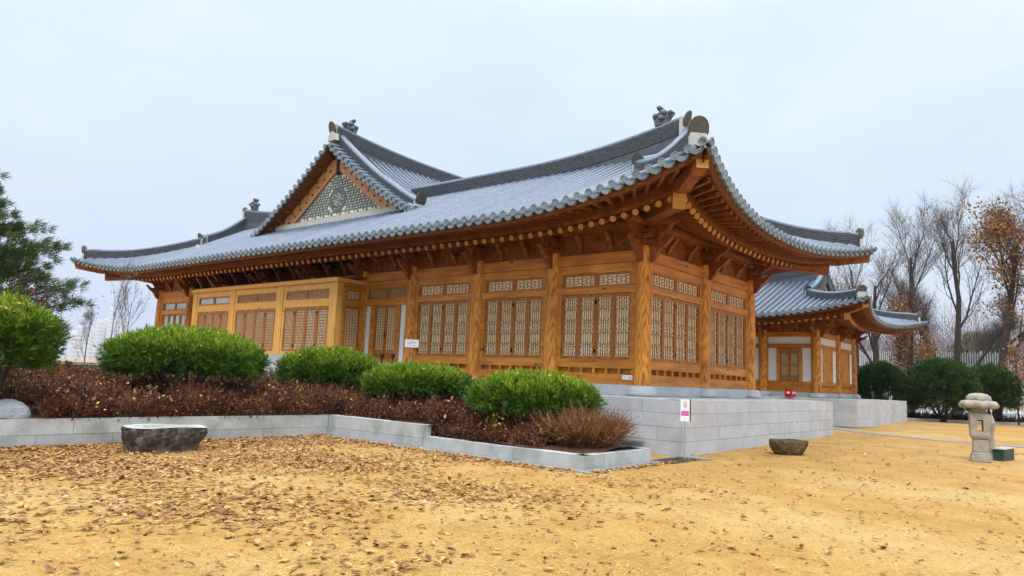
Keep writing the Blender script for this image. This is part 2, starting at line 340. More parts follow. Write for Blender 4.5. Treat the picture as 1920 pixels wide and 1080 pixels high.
# ------------------------------------------------------------------ hall roof maths (local hall coordinates; corner column at 0,0)
OV, FL, LIFT, LD, ZE = 2.4, .8, 1.08, 6.6, 4.27
def g_(d): return max(0., 1-max(d, 0)/LD)**2.1
def zs(e, d): return ZE+.46*e+.007*max(e, 0)**2+LIFT*g_(d)*max(0., min(1, 1-max(e, 0)/5.2))**1.3
def xe(d): return -OV-FL*g_(d)
TSP = .345
class Slope:
    """a roof slope: the eave runs along 'a', 'b' goes inwards from the eave; P maps (a, b, z) to local coordinates"""
    def __init__(s, P, La, flip): s.P = P; s.La = La; s.flip = flip
    def d(s, a): return min(a+OV+FL, s.La+OV+FL-a)
def tile_slope(mbT, mbB, mbE, S, atop, near=True, joints=True):
    """atop(a) -> inner end b of the slope at a. tiles: mbT tubes, mbB bed, mbE eave end tiles"""
    n = int(round((S.La+2*(OV+FL)-.25)/TSP)); lo = -(OV+FL)+.12; st = (S.La+2*(OV+FL)-.24)/n
    for i in range(n+1):
        a = lo+i*st; d = S.d(a); b0 = xe(d); b1 = atop(a)
        if b1-b0 < .12: b1 = b0+.12
        k = max(2, int((b1-b0)/.55)) if near else 4
        bs = np.linspace(b0, b1, k+1)
        # bed strip
        V = []
        for b in bs:
            z = zs(b+OV, d)-.055
            for q in (a-st/2, a, a+st/2):
                dd = S.d(q); zz = zs(b+OV, max(dd, 0))-.055-(.03 if q == a else 0)*0
                V.append(S.P(q, b, zz))
        F = []
        for j in range(k):
            for h in range(2):
                p = j*3+h; F.append((p, p+1, p+4, p+3))
        mbB.add(V, F, 0, S.flip)
        if not near: continue
        # convex cover tiles
        seg = max(2, int((b1-b0)/.7)); cs = np.linspace(b0-.03, b1, seg+1); ang = np.linspace(0, math.pi, 6); V = []
        for b in cs:
            z = zs(b+OV, d)-.045
            for t in ang: V.append(S.P(a+.072*math.cos(t), b, z+.110*math.sin(t)))
        mbT.add(V, [(j*6+q, j*6+q+1, j*6+q+7, j*6+q+6) for j in range(seg) for q in range(5)], 0, not S.flip)
        for b in (np.arange(b0+.35, b1-.1, .37) if joints else ()):          # thin mortar-dark joints between the cover tiles
            z = zs(b+OV, d)-.045; V = []
            for q in (0, .022):
                for t in ang: V.append(S.P(a+.087*math.cos(t), b+q, z+.46*q+.0915*math.sin(t)))
            mbT.add(V, [(q, q+1, q+7, q+6) for q in range(5)], 1, not S.flip)
        # round end tile
        z = zs(b0+OV, d); c = (a, b0-.03, z+.0)
        rr = .10; V = []; nn = 12
        for rad, off in ((rr, 0), (rr, -.035), (rr*.74, -.035), (rr*.66, -.024), (.001, -.024)):
            for t in range(nn): V.append(S.P(c[0]+rad*math.cos(2*math.pi*t/nn), c[1]+off, c[2]+rad*math.sin(2*math.pi*t/nn)))
        mbE.add(V, [(r_*nn+t, r_*nn+(t+1) % nn, (r_+1)*nn+(t+1) % nn, (r_+1)*nn+t) for r_ in range(4) for t in range(nn)], 0, not S.flip)
        # drooping flat end tile between this tube and the next
        if i < n:
            am = a+st/2; dm = S.d(am); bm = xe(dm)-.02; zm = zs(bm+OV, dm)-.03; hw = st/2-.015
            prof = [(-hw, .0), (-hw*.92, -.05), (-hw*.55, -.125), (0, -.155), (hw*.55, -.125), (hw*.92, -.05), (hw, .0), (hw*.5, -.035), (0, -.045), (-hw*.5, -.035)]
            A = [S.P(am+x, bm-.03, zm+zz) for x, zz in prof]; B = [S.P(am+x, bm+.05, zm+zz) for x, zz in prof]
            m_ = len(prof); V = A+B
            Fs = [(0, 1, 9), (1, 2, 8, 9), (2, 3, 8), (3, 4, 8), (4, 5, 7, 8), (5, 6, 7)]
            mbE.add(V, Fs+[(q, (q+1) % m_, m_+(q+1) % m_, m_+q) for q in range(m_)], 0, S.flip)
RSEC = []
def ridge_section(h, wd, layers):
    """closed cross-section of stacked ridge tiles with a round cap; returns pts and per-edge material (0 layer, 1 cap)"""
    L = []; Mi = []
    for k in range(layers):
        z0 = h*k/layers; z1 = h*(k+1)/layers
        L += [(wd, z0), (wd, z0+(z1-z0)*.62), (wd*.80, z0+(z1-z0)*.66), (wd*.80, z1)]; Mi += [0, 2, 2, 2]
    cap = [(wd*.9*math.cos(t), h+wd*.75*math.sin(t)) for t in np.linspace(0, math.pi, 7)]
    right = L; left = [(-a, b) for a, b in reversed(L)]
    sec = right+cap+left
    mi = Mi+[1]*len(cap)+[0]*len(left)
    for q in range(len(left)): mi[len(Mi)+len(cap)+q] = [2, 2, 0, 0][q % 4]
    return sec, mi
def mangwa(mb, c, dirv, w=.26, h=.5, mi=0, mor=1, thick=.07, lean=.18):
    """rounded upright end tile (dark) on a lime mortar block, facing dirv"""
    d = np.array(dirv, float); d[2] = 0; d /= np.linalg.norm(d); s = np.array([d[1], -d[0], 0]); c = np.array(c, float)
    pr = [(-w*.8, 0), (-w, .25*h), (-w*.98, .5*h)]+[(w*.98*math.cos(t), .5*h+.5*h*math.sin(t)) for t in np.linspace(math.pi*.92, math.pi*.08, 8)]+[(w*.98, .5*h), (w, .25*h), (w*.8, 0)]
    mb.prism([c+s*a+np.array([0, 0, b])+d*(lean*b) for a, b in pr], -d*thick, mi)
def dragon(mb, c, dirv, sc=1.0, mi=0):
    """crouching ridge dragon: neck, head with open jaw, crest and base"""
    d = np.array(dirv, float); d[2] = 0; d /= np.linalg.norm(d); s = np.array([d[1], -d[0], 0]); c = np.array(c, float)
    prof = [(-.42, -.1), (-.46, .10), (-.62, .30), (-.66, .44), (-.52, .50), (-.40, .44), (-.30, .50), (-.18, .66), (-.02, .82), (.12, .84), (.16, .74), (.08, .66), (.04, .56), (.18, .50), (.34, .42), (.40, .28), (.34, .14), (.30, -.1)]
    for th, k in ((.20, 1.0), (.30, .82)):
        q = [(x*k, (z-.25)*k+.25 if z > 0 else z) for x, z in prof]
        mb.prism([c+sc*(d*a+np.array([0, 0, b])-s*th/2) for a, b in q], s*sc*th, mi)
    for a, b, r in ((.05, .74, .09), (-.55, .42, .08), (.25, .36, .10), (-.2, .45, .12), (-.1, .2, .13)):
        for sg in (-1, 1):
            mb.lathe([(r*.4, -r*.8), (r*.9, -r*.3), (r, .1*r), (r*.7, r*.7), (r*.2, r)], c+sc*(d*a+np.array([0, 0, b])+s*sg*.13), 8, mi)

# ------------------------------------------------------------------ joinery
def lattice_a(mb, F, u0, u1, z0, z1, n, bar=.0115):
    """the interlocking character lattice: bands of small squares alternating with bands of long bars"""
    W = u1-u0; H = z1-z0
    V = lambda f, a, b, t=bar: F.box(mb, u0+f*W-t/2, u0+f*W+t/2, z0+a*H, z0+b*H, n, n+.016)
    Hh = lambda f, a, b, t=bar: F.box(mb, u0+a*W, u0+b*W, z0+f*H-t/2, z0+f*H+t/2, n+.0015, n+.0175)
    for f in (.26, .42, .58, .74): V(f, 0, 1)
    nb = max(1, int(round(H/.33))); nb += 1-nb % 2
    for k in range(nb):
        a = k/nb; b = (k+1)/nb; h = b-a
        if k: Hh(a, 0, 1)
        if k % 2 == 0:
            for (c0, c1) in ((.08, .42), (.58, .92)):
                Hh(a+.18*h, c0, c1); Hh(a+.82*h, c0, c1); Hh(a+.5*h, c0+.08, c1-.08)
                V(c0, a+.18*h, a+.42*h); V(c1, a+.58*h, a+.82*h); V(c0, a+.58*h, a+.82*h); V(c1, a+.18*h, a+.42*h)
        else:
            V(.08, a+.12*h, a+.88*h); V(.92, a+.12*h, a+.88*h)
            for q in (.12, .88): Hh(a+q*h, .08, .26); Hh(a+q*h, .74, .92); Hh(a+q*h, .42, .58)
def lattice_wide(mb, F, u0, u1, z0, z1, n, bar=.012):
    W = u1-u0; H = z1-z0; k = max(3, int(round(W/.14)))
    for i in range(1, k): F.box(mb, u0+W*i/k-bar/2, u0+W*i/k+bar/2, z0+(0 if i % 2 else .2)*H, z0+(1 if i % 2 else .8)*H, n, n+.016)
    for i in range(k):
        for f in ((.3, .72) if i % 2 else (.2, .5, .8)): F.box(mb, u0+W*i/k, u0+W*(i+1)/k, z0+f*H-bar/2, z0+f*H+bar/2, n+.0015, n+.0175)
def lattice_grid(mb, F, u0, u1, z0, z1, n, nu, nz, bar=.0115):
    for i in range(1, nu): q = u0+(u1-u0)*i/nu; F.box(mb, q-bar/2, q+bar/2, z0, z1, n, n+.016)
    for i in range(1, nz): q = z0+(z1-z0)*i/nz; F.box(mb, u0, u1, q-bar/2, q+bar/2, n+.0015, n+.0175)
def framed(mb, F, u0, u1, z0, z1, n0, n1, t, tb=None, mi=0):
    """rectangular frame with stiles t and rails tb"""
    tb = t if tb is None else tb
    F.box(mb, u0, u0+t, z0, z1, n0, n1, mi); F.box(mb, u1-t, u1, z0, z1, n0, n1, mi)
    F.box(mb, u0+t, u1-t, z0, z0+tb, n0, n1-.003, mi); F.box(mb, u0+t, u1-t, z1-tb, z1, n0, n1-.003, mi)
def leaf(root, F, u0, u1, z0, z1, n, kind, pane, hinge=0, name='door_leaf'):
    rl = .085 if z1-z0 > .6 else .05
    mb = MB(); st = .06 if kind in ('blank', 'grid', 'tti') else .064
    framed(mb, F, u0+.004, u1-.004, z0+.004, z1-.004, n, n+.05, st, rl)
    if hinge:
        uu = u0 if hinge < 0 else u1
        for zz in (z0+.22, z1-.22): F.box(mb, uu-.03, uu+.03, zz-.05, zz+.05, n+.047, n+.058, 1)
        for zz in (z0+.04, z1-.04): F.box(mb, (u0+u1)/2+hinge*.12-.016, (u0+u1)/2+hinge*.12+.016, zz-.016, zz+.016, n+.047, n+.056, 1)
    o = mb.build(name, [M_stile, M_iron], root)
    a, b, c, d = u0+st, u1-st, z0+rl, z1-rl
    pb = MB(); F.box(pb, a+.002, b-.002, c+.002, d-.002, n+.004, n+.010); pb.build('pane', pane, o)
    if kind != 'blank':
        lb = MB()
        if kind == 'a': lattice_a(lb, F, a, b, c, d, n+.012)
        elif kind == 'wide': lattice_wide(lb, F, a, b, c, d, n+.012)
        elif kind == 'grid': lattice_grid(lb, F, a, b, c, d, n+.012, max(3, int((b-a)/.07)), max(3, int((d-c)/.095)))
        elif kind == 'square': lattice_grid(lb, F, a, b, c, d, n+.012, max(3, int((b-a)/.095)), max(3, int((d-c)/.095)))
        elif kind == 'bars': lattice_grid(lb, F, a, b, c, d, n+.012, max(3, int((b-a)/.05)), 1)
        elif kind == 'tti':
            lattice_grid(lb, F, a, b, c, d, n+.012, 8, 1)
            for f0 in (.04, .44, .86):
                for k in range(4): F.box(lb, a, b, c+(d-c)*(f0+k*.028), c+(d-c)*(f0+k*.028)+.014, n+.0135, n+.0295)
        lb.build('lattice', M_latt, o)
    return o
ZB, ZL0, ZL1, ZT1, ZF, ZC = .66, 2.41, 2.59, 2.97, 3.21, 3.50
CR = .215
def hbeam(name, F, u0, u1, z0, z1, n0, n1, root, m):
    mb = MB(); F.box(mb, u0, u1, z0, z1, n0, n1); return mb.build(name, m, root)
def bay_lattice(root, F, u0, u1, mh, kind='a', nsq=6, pane=None):
    """a full bay between two columns: panelled sill, four lattice leaves, lintel, two transoms, head"""
    pane = pane or M_paper; a, b = u0+CR-.03, u1-CR+.03
    mb = MB()                                   # sill with recessed squares
    F.box(mb, a, b, 0, .27, -.06, .06); F.box(mb, a, b, .41, ZB-.02, -.06, .055); F.box(mb, a, b, .27, .41, -.12, -.07)
    q = (b-a-.16)/nsq
    for i in range(nsq+1): F.box(mb, a+.08+i*q-.035, a+.08+i*q+.035, .27, .41, -.07, .05)
    F.box(mb, a, a+.08, .27, .41, 0, .047); F.box(mb, b-.08, b, .27, .41, 0, .047)
    mb.build('sill_panel', mh, root)
    mb = MB(); p = .16                          # posts, lintel and head
    F.box(mb, a, a+p, ZB-.02, ZF, -.06, .05); F.box(mb, b-p, b, ZB-.02, ZF, -.06, .05)
    F.box(mb, a, b, ZL0, ZL1, -.065, .062); F.box(mb, a+p, b-p, ZT1, ZF, -.06, .047)
    mb.build('door_frame', M_woodv if mh is None else mh, root)
    w0, w1 = a+p, b-p; q = (w1-w0)/4
    for i in range(4): leaf(root, F, w0+i*q, w0+(i+1)*q, ZB-.02, ZL0, -.03, kind, pane, -1 if i % 2 == 0 else 1)
    h = (w0+w1)/2
    tk = {'a': 'wide', 'grid': 'grid', 'blank': 'blank'}[kind]
    leaf(root, F, w0, h, ZL1, ZT1, -.03, tk, pane, 0, 'transom_window'); leaf(root, F, h, w1, ZL1, ZT1, -.03, tk, pane, 0, 'transom_window')
def bay_plaster(root, F, u0, u1, mh, side=False, nsq=6):
    a, b = u0+CR-.03, u1-CR+.03
    mb = MB(); F.box(mb, a, b, 0, .30, -.06, .06); F.box(mb, a, b, .44, .62, -.06, .055); F.box(mb, a, b, .30, .44, -.06, 0)
    q = (b-a-.5)/nsq
    for i in range(nsq+1): F.box(mb, a+.25+i*q-.04, a+.25+i*q+.04, .30, .44, 0, .05)
    F.box(mb, a, a+.25, .30, .44, 0, .047); F.box(mb, b-.25, b, .30, .44, 0, .047)
    mb.build('sill_panel', mh, root)
    W = b-a; c0, c1 = a+.275*W, b-.275*W
    mb = MB(); F.box(mb, a, b, 2.55, 2.80, -.06, .06); F.box(mb, a, b, 3.24, 3.36, -.06, .06)
    F.box(mb, c0-.13, c0+.03, .62, 2.55, -.06, .055); F.box(mb, c1-.03, c1+.13, .62, 2.55, -.06, .055)
    F.box(mb, a, a+.06, .62, 3.24, -.06, .052); F.box(mb, b-.06, b, .62, 3.24, -.06, .052)
    mb.build('door_frame', mh, root)
    for x0, x1, z0, z1 in ((a+.06, c0-.13, .62, 2.55), (c1+.13, b-.06, .62, 2.55), (a+.06, b-.06, 2.80, 3.24)):
        mb = MB(); F.box(mb, x0, x1, z0, z1, -.05, .02); mb.build('plaster_panel', M_plaster, root)
    h = (c0+c1)/2
    if side:
        for x0, x1 in ((c0+.03, h), (h, c1-.03)):
            mb = MB(); F.box(mb, x0+.004, x1-.004, .64, 2.54, -.03, .04); o = mb.build('plank_shutter', M_woodv, root)
    else:
        for x0, x1, g in ((c0+.03, h, -1), (h, c1-.03, 1)): leaf(root, F, x0, x1, .64, 2.54, -.03, 'tti', M_paper, g)
def bracket_profile(k=1.0, reach=.62):
    """wing-shaped bracket arm, (n, z) outline: rises outwards in an S and curls up at the tip"""
    up = [(0, .52), (.16, .50), (.30, .44), (.40, .42), (.50, .46), (.60, .54), (.66, .56)]
    lo = [(.68, .50), (.60, .44), (.52, .34), (.42, .27), (.34, .24), (.26, .16), (.20, .05), (.10, -.06), (0, -.10)]
    return [(x/.66*reach, z*k) for x, z in up+lo]
def bracket(root, F, u, z, n0, k=1.0, reach=.62, th=.13, mats=None, tiers=2):
    mb = MB()
    for t in range(tiers):
        pr = bracket_profile(k, reach*(1+.12*t)); hh = .40*t*k
        P = [F.p(u-th/2, z+hh+zz, n0+x) for x, zz in pr]
        mb.prism(P, F.u*th, 0)
    if tiers > 1:
        F.box(mb, u-.20, u+.20, z+.34*k, z+.40*k+.06, n0-.2, n0+.20); F.box(mb, u-.30, u+.30, z+.42*k+.06, z+.62*k, n0-.16, n0+.13)
        F.box(mb, u-.20, u+.20, z+.64*k, z+.74*k, n0-.2, n0+.18)
    mb.build('bracket', mats or M_woodx, root)

def stone_wall(mb, p, q, z0, courses, thick, n, avg=1.25, top_over=0.0, gap=.007, sg=1, jit=.0):
    """coursed ashlar blocks standing on the line p-q; n: outward normal"""
    p = np.array(p, float); q = np.array(q, float); d = q-p; L = np.linalg.norm(d); d /= L; n = np.array(n, float)
    F = Fr((p[0], p[1], 0), (d[0], d[1], 0), (n[0], n[1], 0)); z = z0
    for ci, h in enumerate(courses):
        k = max(1, int(round(L/avg))); cuts = [0]+sorted([(i+.5*(ci % 2)*.8+random.uniform(-.18, .18))*L/k for i in range(1, k)])+[L]
        for a, b in zip(cuts[:-1], cuts[1:]):
            if b-a < .05: continue
            o = random.uniform(-.003, .003)+(top_over if ci == len(courses)-1 else 0)
            F.box(mb, a+gap/2, b-gap/2, z+(gap/2 if ci else 0), z+h-gap/2, -thick, o)
        z += h
    F.box(mb, .02, L-.02, z0, z-.02, -thick+.02, -.012)

def column(root, x, y, z1=3.62, base=True):
    mb = MB(); k = 7; pts = []; rad = []
    for i in range(k+1):
        f = i/k; pts.append((x, y, f*z1)); rad.append(CR*(1.0+.05*math.sin(math.pi*min(1, f*1.15+.1))-.06*f))
    mb.tube(pts, rad, 16); mb.build('column', M_woodv, root, smooth=True)
    if base:
        mb = MB(); mb.lathe([(.40, -.27), (.40, -.20), (.365, -.06), (.30, -.008), (.05, -.004)], (x, y, 0), 20); mb.build('column_base', M_granite, root, smooth=True)

def rafters(root, W, Ly, far=False):
    """round rafters with pale sawn ends, square flying rafters above them; fanned at the corners"""
    out = []
    sp = .335
    def rafter(S, a):
        d = S.d(a); b0 = .7; am = a
        if a < 1.3: am = 1.3-(1.3-a)*.22
        elif a > S.La-1.3: am = S.La-1.3+(a-(S.La-1.3))*.22
        bE = xe(d)+.90; p0 = S.P(am, b0, 4.80+LIFT*g_(d)*.25); p1 = S.P(a, bE, zs(bE+OV, d)-.84)
        a3 = a+(a-am)*.22; d3 = S.d(a3); bf = xe(d3)+.28
        p3 = S.P(a3, bf, zs(bf+OV, d3)-.285)
        p2 = np.array(p1)+(np.array(p0)-np.array(p1))*.12; p2[2] = zs(bE+OV, d)-.43
        return p0, p1, tuple(p2), p3
    SA = Slope(lambda a, b, z: (b, a, z), Ly, False); SB = Slope(lambda a, b, z: (a, b, z), W, True)
    L = []
    for S in (SA, SB):
        n = int((S.La+2*1.75)/sp)
        for i in range(n+1): L.append(rafter(S, -1.75+i*(S.La+3.5)/n))
    dist = lambda r: np.linalg.norm(np.array(r[1])*TF.s+TF.o-CAM)
    L.sort(key=dist)
    rest1, rest2 = MB(), MB(); lim = 98 if not far else 40
    for i, (p0, p1, p2, p3) in enumerate(L):
        m1 = MB() if i < lim else rest1; m2 = MB() if i < lim else rest2
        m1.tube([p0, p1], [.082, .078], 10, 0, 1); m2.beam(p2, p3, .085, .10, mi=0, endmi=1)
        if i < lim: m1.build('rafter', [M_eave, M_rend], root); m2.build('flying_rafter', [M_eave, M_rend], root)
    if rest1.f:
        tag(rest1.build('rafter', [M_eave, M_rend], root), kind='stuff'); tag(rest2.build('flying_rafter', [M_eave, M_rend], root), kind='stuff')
    # boards: soffit above the rafters, batten over round rafters, batten under the tiles
    sof, bat, fas = MB(), MB(), MB()
    for S in (SA, SB, Slope(lambda a, b, z: (W-b, a, z), Ly, True), Slope(lambda a, b, z: (a, Ly-b, z), W, False)):
        n = int(S.La/.6)+14; As = np.linspace(-OV-FL+.16, S.La+OV+FL-.16, n)
        rows = []
        for a in As:
            d = S.d(a); f = g_(d); row = []
            for b, z in ((xe(d)+.04, zs(xe(d)+OV, d)-.15), (xe(d)+.30, zs(xe(d)+.3+OV, d)-.225), (xe(d)+.94, zs(xe(d)+.94+OV, d)-.38), (xe(d)+.96, zs(xe(d)+.96+OV, d)-.74), (.7, 4.92+LIFT*f*.25)):
                bc = max(min(b, a, S.La-a), xe(d)+.04); row.append(S.P(a, bc, min(z, zs(bc+OV, d)-.14)))
            rows.append(row)
        for i in range(n-1):
            V = rows[i]+rows[i+1]
            sof.add(V, [(q, q+1, q+6, q+5) for q in range(4)], 0, not S.flip)
        for i in range(n-1):
            for mb_, bb, zz, ww, hh in ((bat, -1.42, 4.00, .10, .09), (fas, None, None, .09, .11)):
                pts = []
                if bb is not None and min(min(a, S.La-a)-xe(S.d(a))-.965 for a in (As[i], As[i+1])) < -.12: continue
                for a in (As[i], As[i+1]):
                    d = S.d(a); f = g_(d)
                    if bb is None:
                        a_ = min(max(a, -2.98), S.La+2.98); d = S.d(a_); pts.append(np.array(S.P(a_, xe(d)+.11, zs(xe(d)+OV, d)-.185+(a-a_)*1e-3)))
                    else:
                        b_ = min(xe(d)+.965, max(min(a, S.La-a), xe(d)+.1)); pts.append(np.array(S.P(a, b_, zs(b_+OV, d)-.70)))
                dd = pts[1]-pts[0]
                if np.linalg.norm(dd) < .02: continue
                mb_.beam(pts[0]-dd*.002, pts[1]+dd*.002, ww, hh)
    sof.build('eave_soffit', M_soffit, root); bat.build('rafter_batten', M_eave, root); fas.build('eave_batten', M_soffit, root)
    for (sx, sy) in ((0, 0), (1, 0), (0, 1)):
        q = lambda t, z: (t if not sx else W-t, t if not sy else Ly-t, z)
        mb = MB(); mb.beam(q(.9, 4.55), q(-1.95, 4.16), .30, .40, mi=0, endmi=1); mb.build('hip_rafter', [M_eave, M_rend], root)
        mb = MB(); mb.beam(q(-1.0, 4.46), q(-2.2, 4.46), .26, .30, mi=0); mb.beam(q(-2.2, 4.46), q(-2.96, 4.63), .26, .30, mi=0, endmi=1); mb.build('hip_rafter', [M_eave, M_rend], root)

def wing_roof(root, W, Ly, ridge_spans, cut=None, leftgable=.9):
    """half-hipped tiled roof; cut: (a0, a1) of the long slope hidden inside a cross gable"""
    half = W/2; vg, vl = .45, Ly-leftgable     # verge positions of the two gables along Y
    def topA(a): return min(a, half) if a < vg else (min(Ly-a, half) if a > vl else half)
    def topB(a): return min(min(a, W-a), vg+.65)
    SA = Slope(lambda a, b, z: (b, a, z), Ly, False); SB = Slope(lambda a, b, z: (a, b, z), W, True)
    SC_ = Slope(lambda a, b, z: (W-b, a, z), Ly, True); SD = Slope(lambda a, b, z: (a, Ly-b, z), W, False)
    T, B, E = MB(), MB(), MB()
    T2, E2 = MB(), MB()
    tile_slope(T, B, E, SA, topA, joints=False); tile_slope(T2, B, E2, SB, topB)
    T3, E3, T4, E4 = MB(), MB(), MB(), MB(); tile_slope(T3, B, E3, SC_, topA); tile_slope(T4, B, E4, SD, lambda a: min(min(a, W-a), leftgable+.65))
    roof = B.build('roof', M_tbase, root)
    T.build('cover_tiles', [M_tile, M_ridge], roof, smooth=True); E.build('eave_tiles', M_tend, roof)
    T2.build('cover_tiles', [M_tile, M_ridge], roof, smooth=True); E2.build('eave_tiles', M_tend, roof)
    for t_, e_ in ((T3, E3), (T4, E4)): t_.build('cover_tiles', [M_tile, M_ridge], roof, smooth=True); e_.build('eave_tiles', M_tend, roof)
    zr = zs(half+OV, 99)
    # gable walls of the wing ends
    for yy, sg in ((vg+.65, -1), (vl-.65, 1)):
        mb = MB(); k = 12; xs = np.linspace(.6, W-.6, k); base = zs(yy+OV if sg < 0 else Ly-yy+OV, 99)-.4
        P = [(xs[0], yy, base)]+[(x, yy, zs(min(x, W-x)+OV, 99)-.2) for x in xs]+[(xs[-1], yy, base)]
        mb.prism(P, (0, .12*-sg, 0)); mb.build('gable_wall', M_fretbg, root)
        mb = MB()
        for side in (0, 1):
            bx = np.linspace(.2, half, 8); X = bx if not side else W-bx
            for i in range(7):
                z0, z1 = zs(bx[i]+OV, 99)-.32, zs(bx[i+1]+OV, 99)-.32
                mb.beam((X[i], yy+.55*sg, z0), (X[i+1], yy+.55*sg, z1), .07, .42)
        mb.build('bargeboard', M_barge, root)
    # main ridge
    sec, smi = ridge_section(.46, .17, 8)
    for y0, y1, up0, up1 in ridge_spans:
        ys = np.linspace(y0, y1, 26); path = []
        for y in ys:
            u = 0
            if up0: u += .62*max(0, 1-(y-y0)/6.5)**2.2
            if up1: u += .62*max(0, 1-(y1-y)/6.5)**2.2
            path.append((half, y, zr-.06+u))
        mb = MB(); mb.sweep(path, sec, 0, smi, capmi=3)
        F_ = 0
        # filler under the lifted ends
        for i in range(len(path)-1):
            a, b = path[i], path[i+1]
            mb.add([(half+.14, a[1], zr-.3), (half+.14, b[1], zr-.3), (half+.14, b[1], b[2]+.01), (half+.14, a[1], a[2]+.01), (half-.14, a[1], zr-.3), (half-.14, b[1], zr-.3), (half-.14, b[1], b[2]+.01), (half-.14, a[1], a[2]+.01)], [(0, 1, 2, 3), (7, 6, 5, 4)], 0)
        for end, pt, dr in ((up0, path[0], -1), (up1, path[-1], 1)):
            if not end: continue
            mangwa(mb, (pt[0], pt[1]+dr*.10, pt[2]+.22), (0, dr, 0), .18, .50, 4, lean=.35)
            mb.box((pt[0]-.2, min(pt[1]-.02*dr, pt[1]+.09*dr), pt[2]-.25), (pt[0]+.2, max(pt[1]-.02*dr, pt[1]+.09*dr), pt[2]+.46), 3)
        rd = mb.build('ridge', [M_ridge, M_tile, M_tbase, M_mortar, M_orn], root)
        for end, pt, dr in ((up0, path[0], -1), (up1, path[-1], 1)):
            if end:
                mb = MB(); dragon(mb, (pt[0], pt[1]-dr*.75, pt[2]+.50), (0, -dr, 0), .66); mb.build('ridge_dragon', M_dragon, root)
    # descending ridges along the gable verges and hip ridges to the corners
    sec2, smi2 = ridge_section(.36, .15, 6)
    for cy, sg, inset in ((vg+.05, 1, vg), (vl-.05, -1, leftgable)):
        for sx in (0, 1):
            X = lambda b: b if not sx else W-b
            bs = np.linspace(half-.1, inset+.05, 12); path = [(X(b), cy, zs(b+OV, 99)-.06+.42*max(0, (b-half+2.2)/2.2)**1.8+.14*max(0, (inset+1.1-b))) for b in bs]
            mb = MB(); mb.sweep(path, [(.145, -.5)]+sec2+[(-.145, -.5)], 0, [0]+smi2+[0], capmi=0); e_ = path[-1]; dr = (-1 if not sx else 1, 0, 0)
            mangwa(mb, (e_[0]+dr[0]*.08, e_[1], e_[2]+.22), dr, .18, .32, 4, lean=.3); mb.box((e_[0]-.09, e_[1]-.17, e_[2]-.2), (e_[0]+.09, e_[1]+.17, e_[2]+.36), 3)
            for i in range(11):   # verge end tiles sticking out sideways
                b = bs[i]; 
            mb.build('descending_ridge', [M_ridge, M_tile, M_tbase, M_mortar, M_orn], root)
            Yq = lambda t: t if sg > 0 else Ly-t
            ts = np.linspace(inset+.25, -2.72, 14); path = [(X(t), Yq(t), zs(t+OV, t+OV+FL)-.05+.02*max(0, (-1.2-t))) for t in ts]
            mb = MB(); mb.sweep(path, sec2, 0, smi2, capmi=3); e_ = path[-1]; dd = np.array([-1 if not sx else 1, -sg, 0])/math.sqrt(2)
            mangwa(mb, np.array(e_)+dd*.08+np.array([0, 0, .20]), dd, .22, .44, 4, thick=.10, lean=.22)
            s_ = np.array([dd[1], -dd[0], 0]); c_ = np.array(e_)
            mb.prism([c_+s_*a+np.array([0, 0, b]) for a, b in ((-.19, -.12), (.19, -.12), (.19, .26), (.12, .34), (-.12, .34), (-.19, .26))], dd*.10, 3)
            mb.tube([c_+dd*.1, c_+dd*.135], .10, 10, 3)
            mb.build('hip_ridge', [M_ridge, M_tile, M_tbase, M_mortar, M_orn], root)
    return roof

# ------------------------------------------------------------------ ground, kerbs, planter
mb = MB()
xs = [-2200, -60, -16, 0, 22, 60, 2200]; ys = [-2200, -40, 0, 40, 2200]
V = [(x, y, gz(x)) for y in ys for x in xs]
mb.add(V, [(j*7+i, j*7+i+1, (j+1)*7+i+1, (j+1)*7+i) for j in range(4) for i in range(6)])
tag(mb.build('ground', M_sand), kind='structure')

mb = MB()                                   # slab path crossing the sandy yard
pth = [np.array(p, float) for p in ((15.2, .5), (12.6, -1.2), (11.0, -2.9), (10.4, -5.0), (10.3, -7.5), (10.5, -10), (11, -13))]
for a, b in zip(pth[:-1], pth[1:]):
    L = np.linalg.norm(b-a); k = max(1, int(L/.55)); d = (b-a)/L; s = np.array([d[1], -d[0]])
    for i in range(k):
        p = a+(b-a)*i/k+d*.02; q = a+(b-a)*(i+1)/k-d*.02; wd = .36+random.uniform(-.05, .05); z = .012
        mb.hexa([(*(p-s*wd), gz(p[0])-.05), (*(p+s*wd), gz(p[0])-.05), (*(q+s*wd), gz(q[0])-.05), (*(q-s*wd), gz(q[0])-.05),
                 (*(p-s*wd), gz(p[0])+z), (*(p+s*wd), gz(p[0])+z), (*(q+s*wd), gz(q[0])+z), (*(q-s*wd), gz(q[0])+z)])
tag(mb.build('path', M_slab), kind='structure')

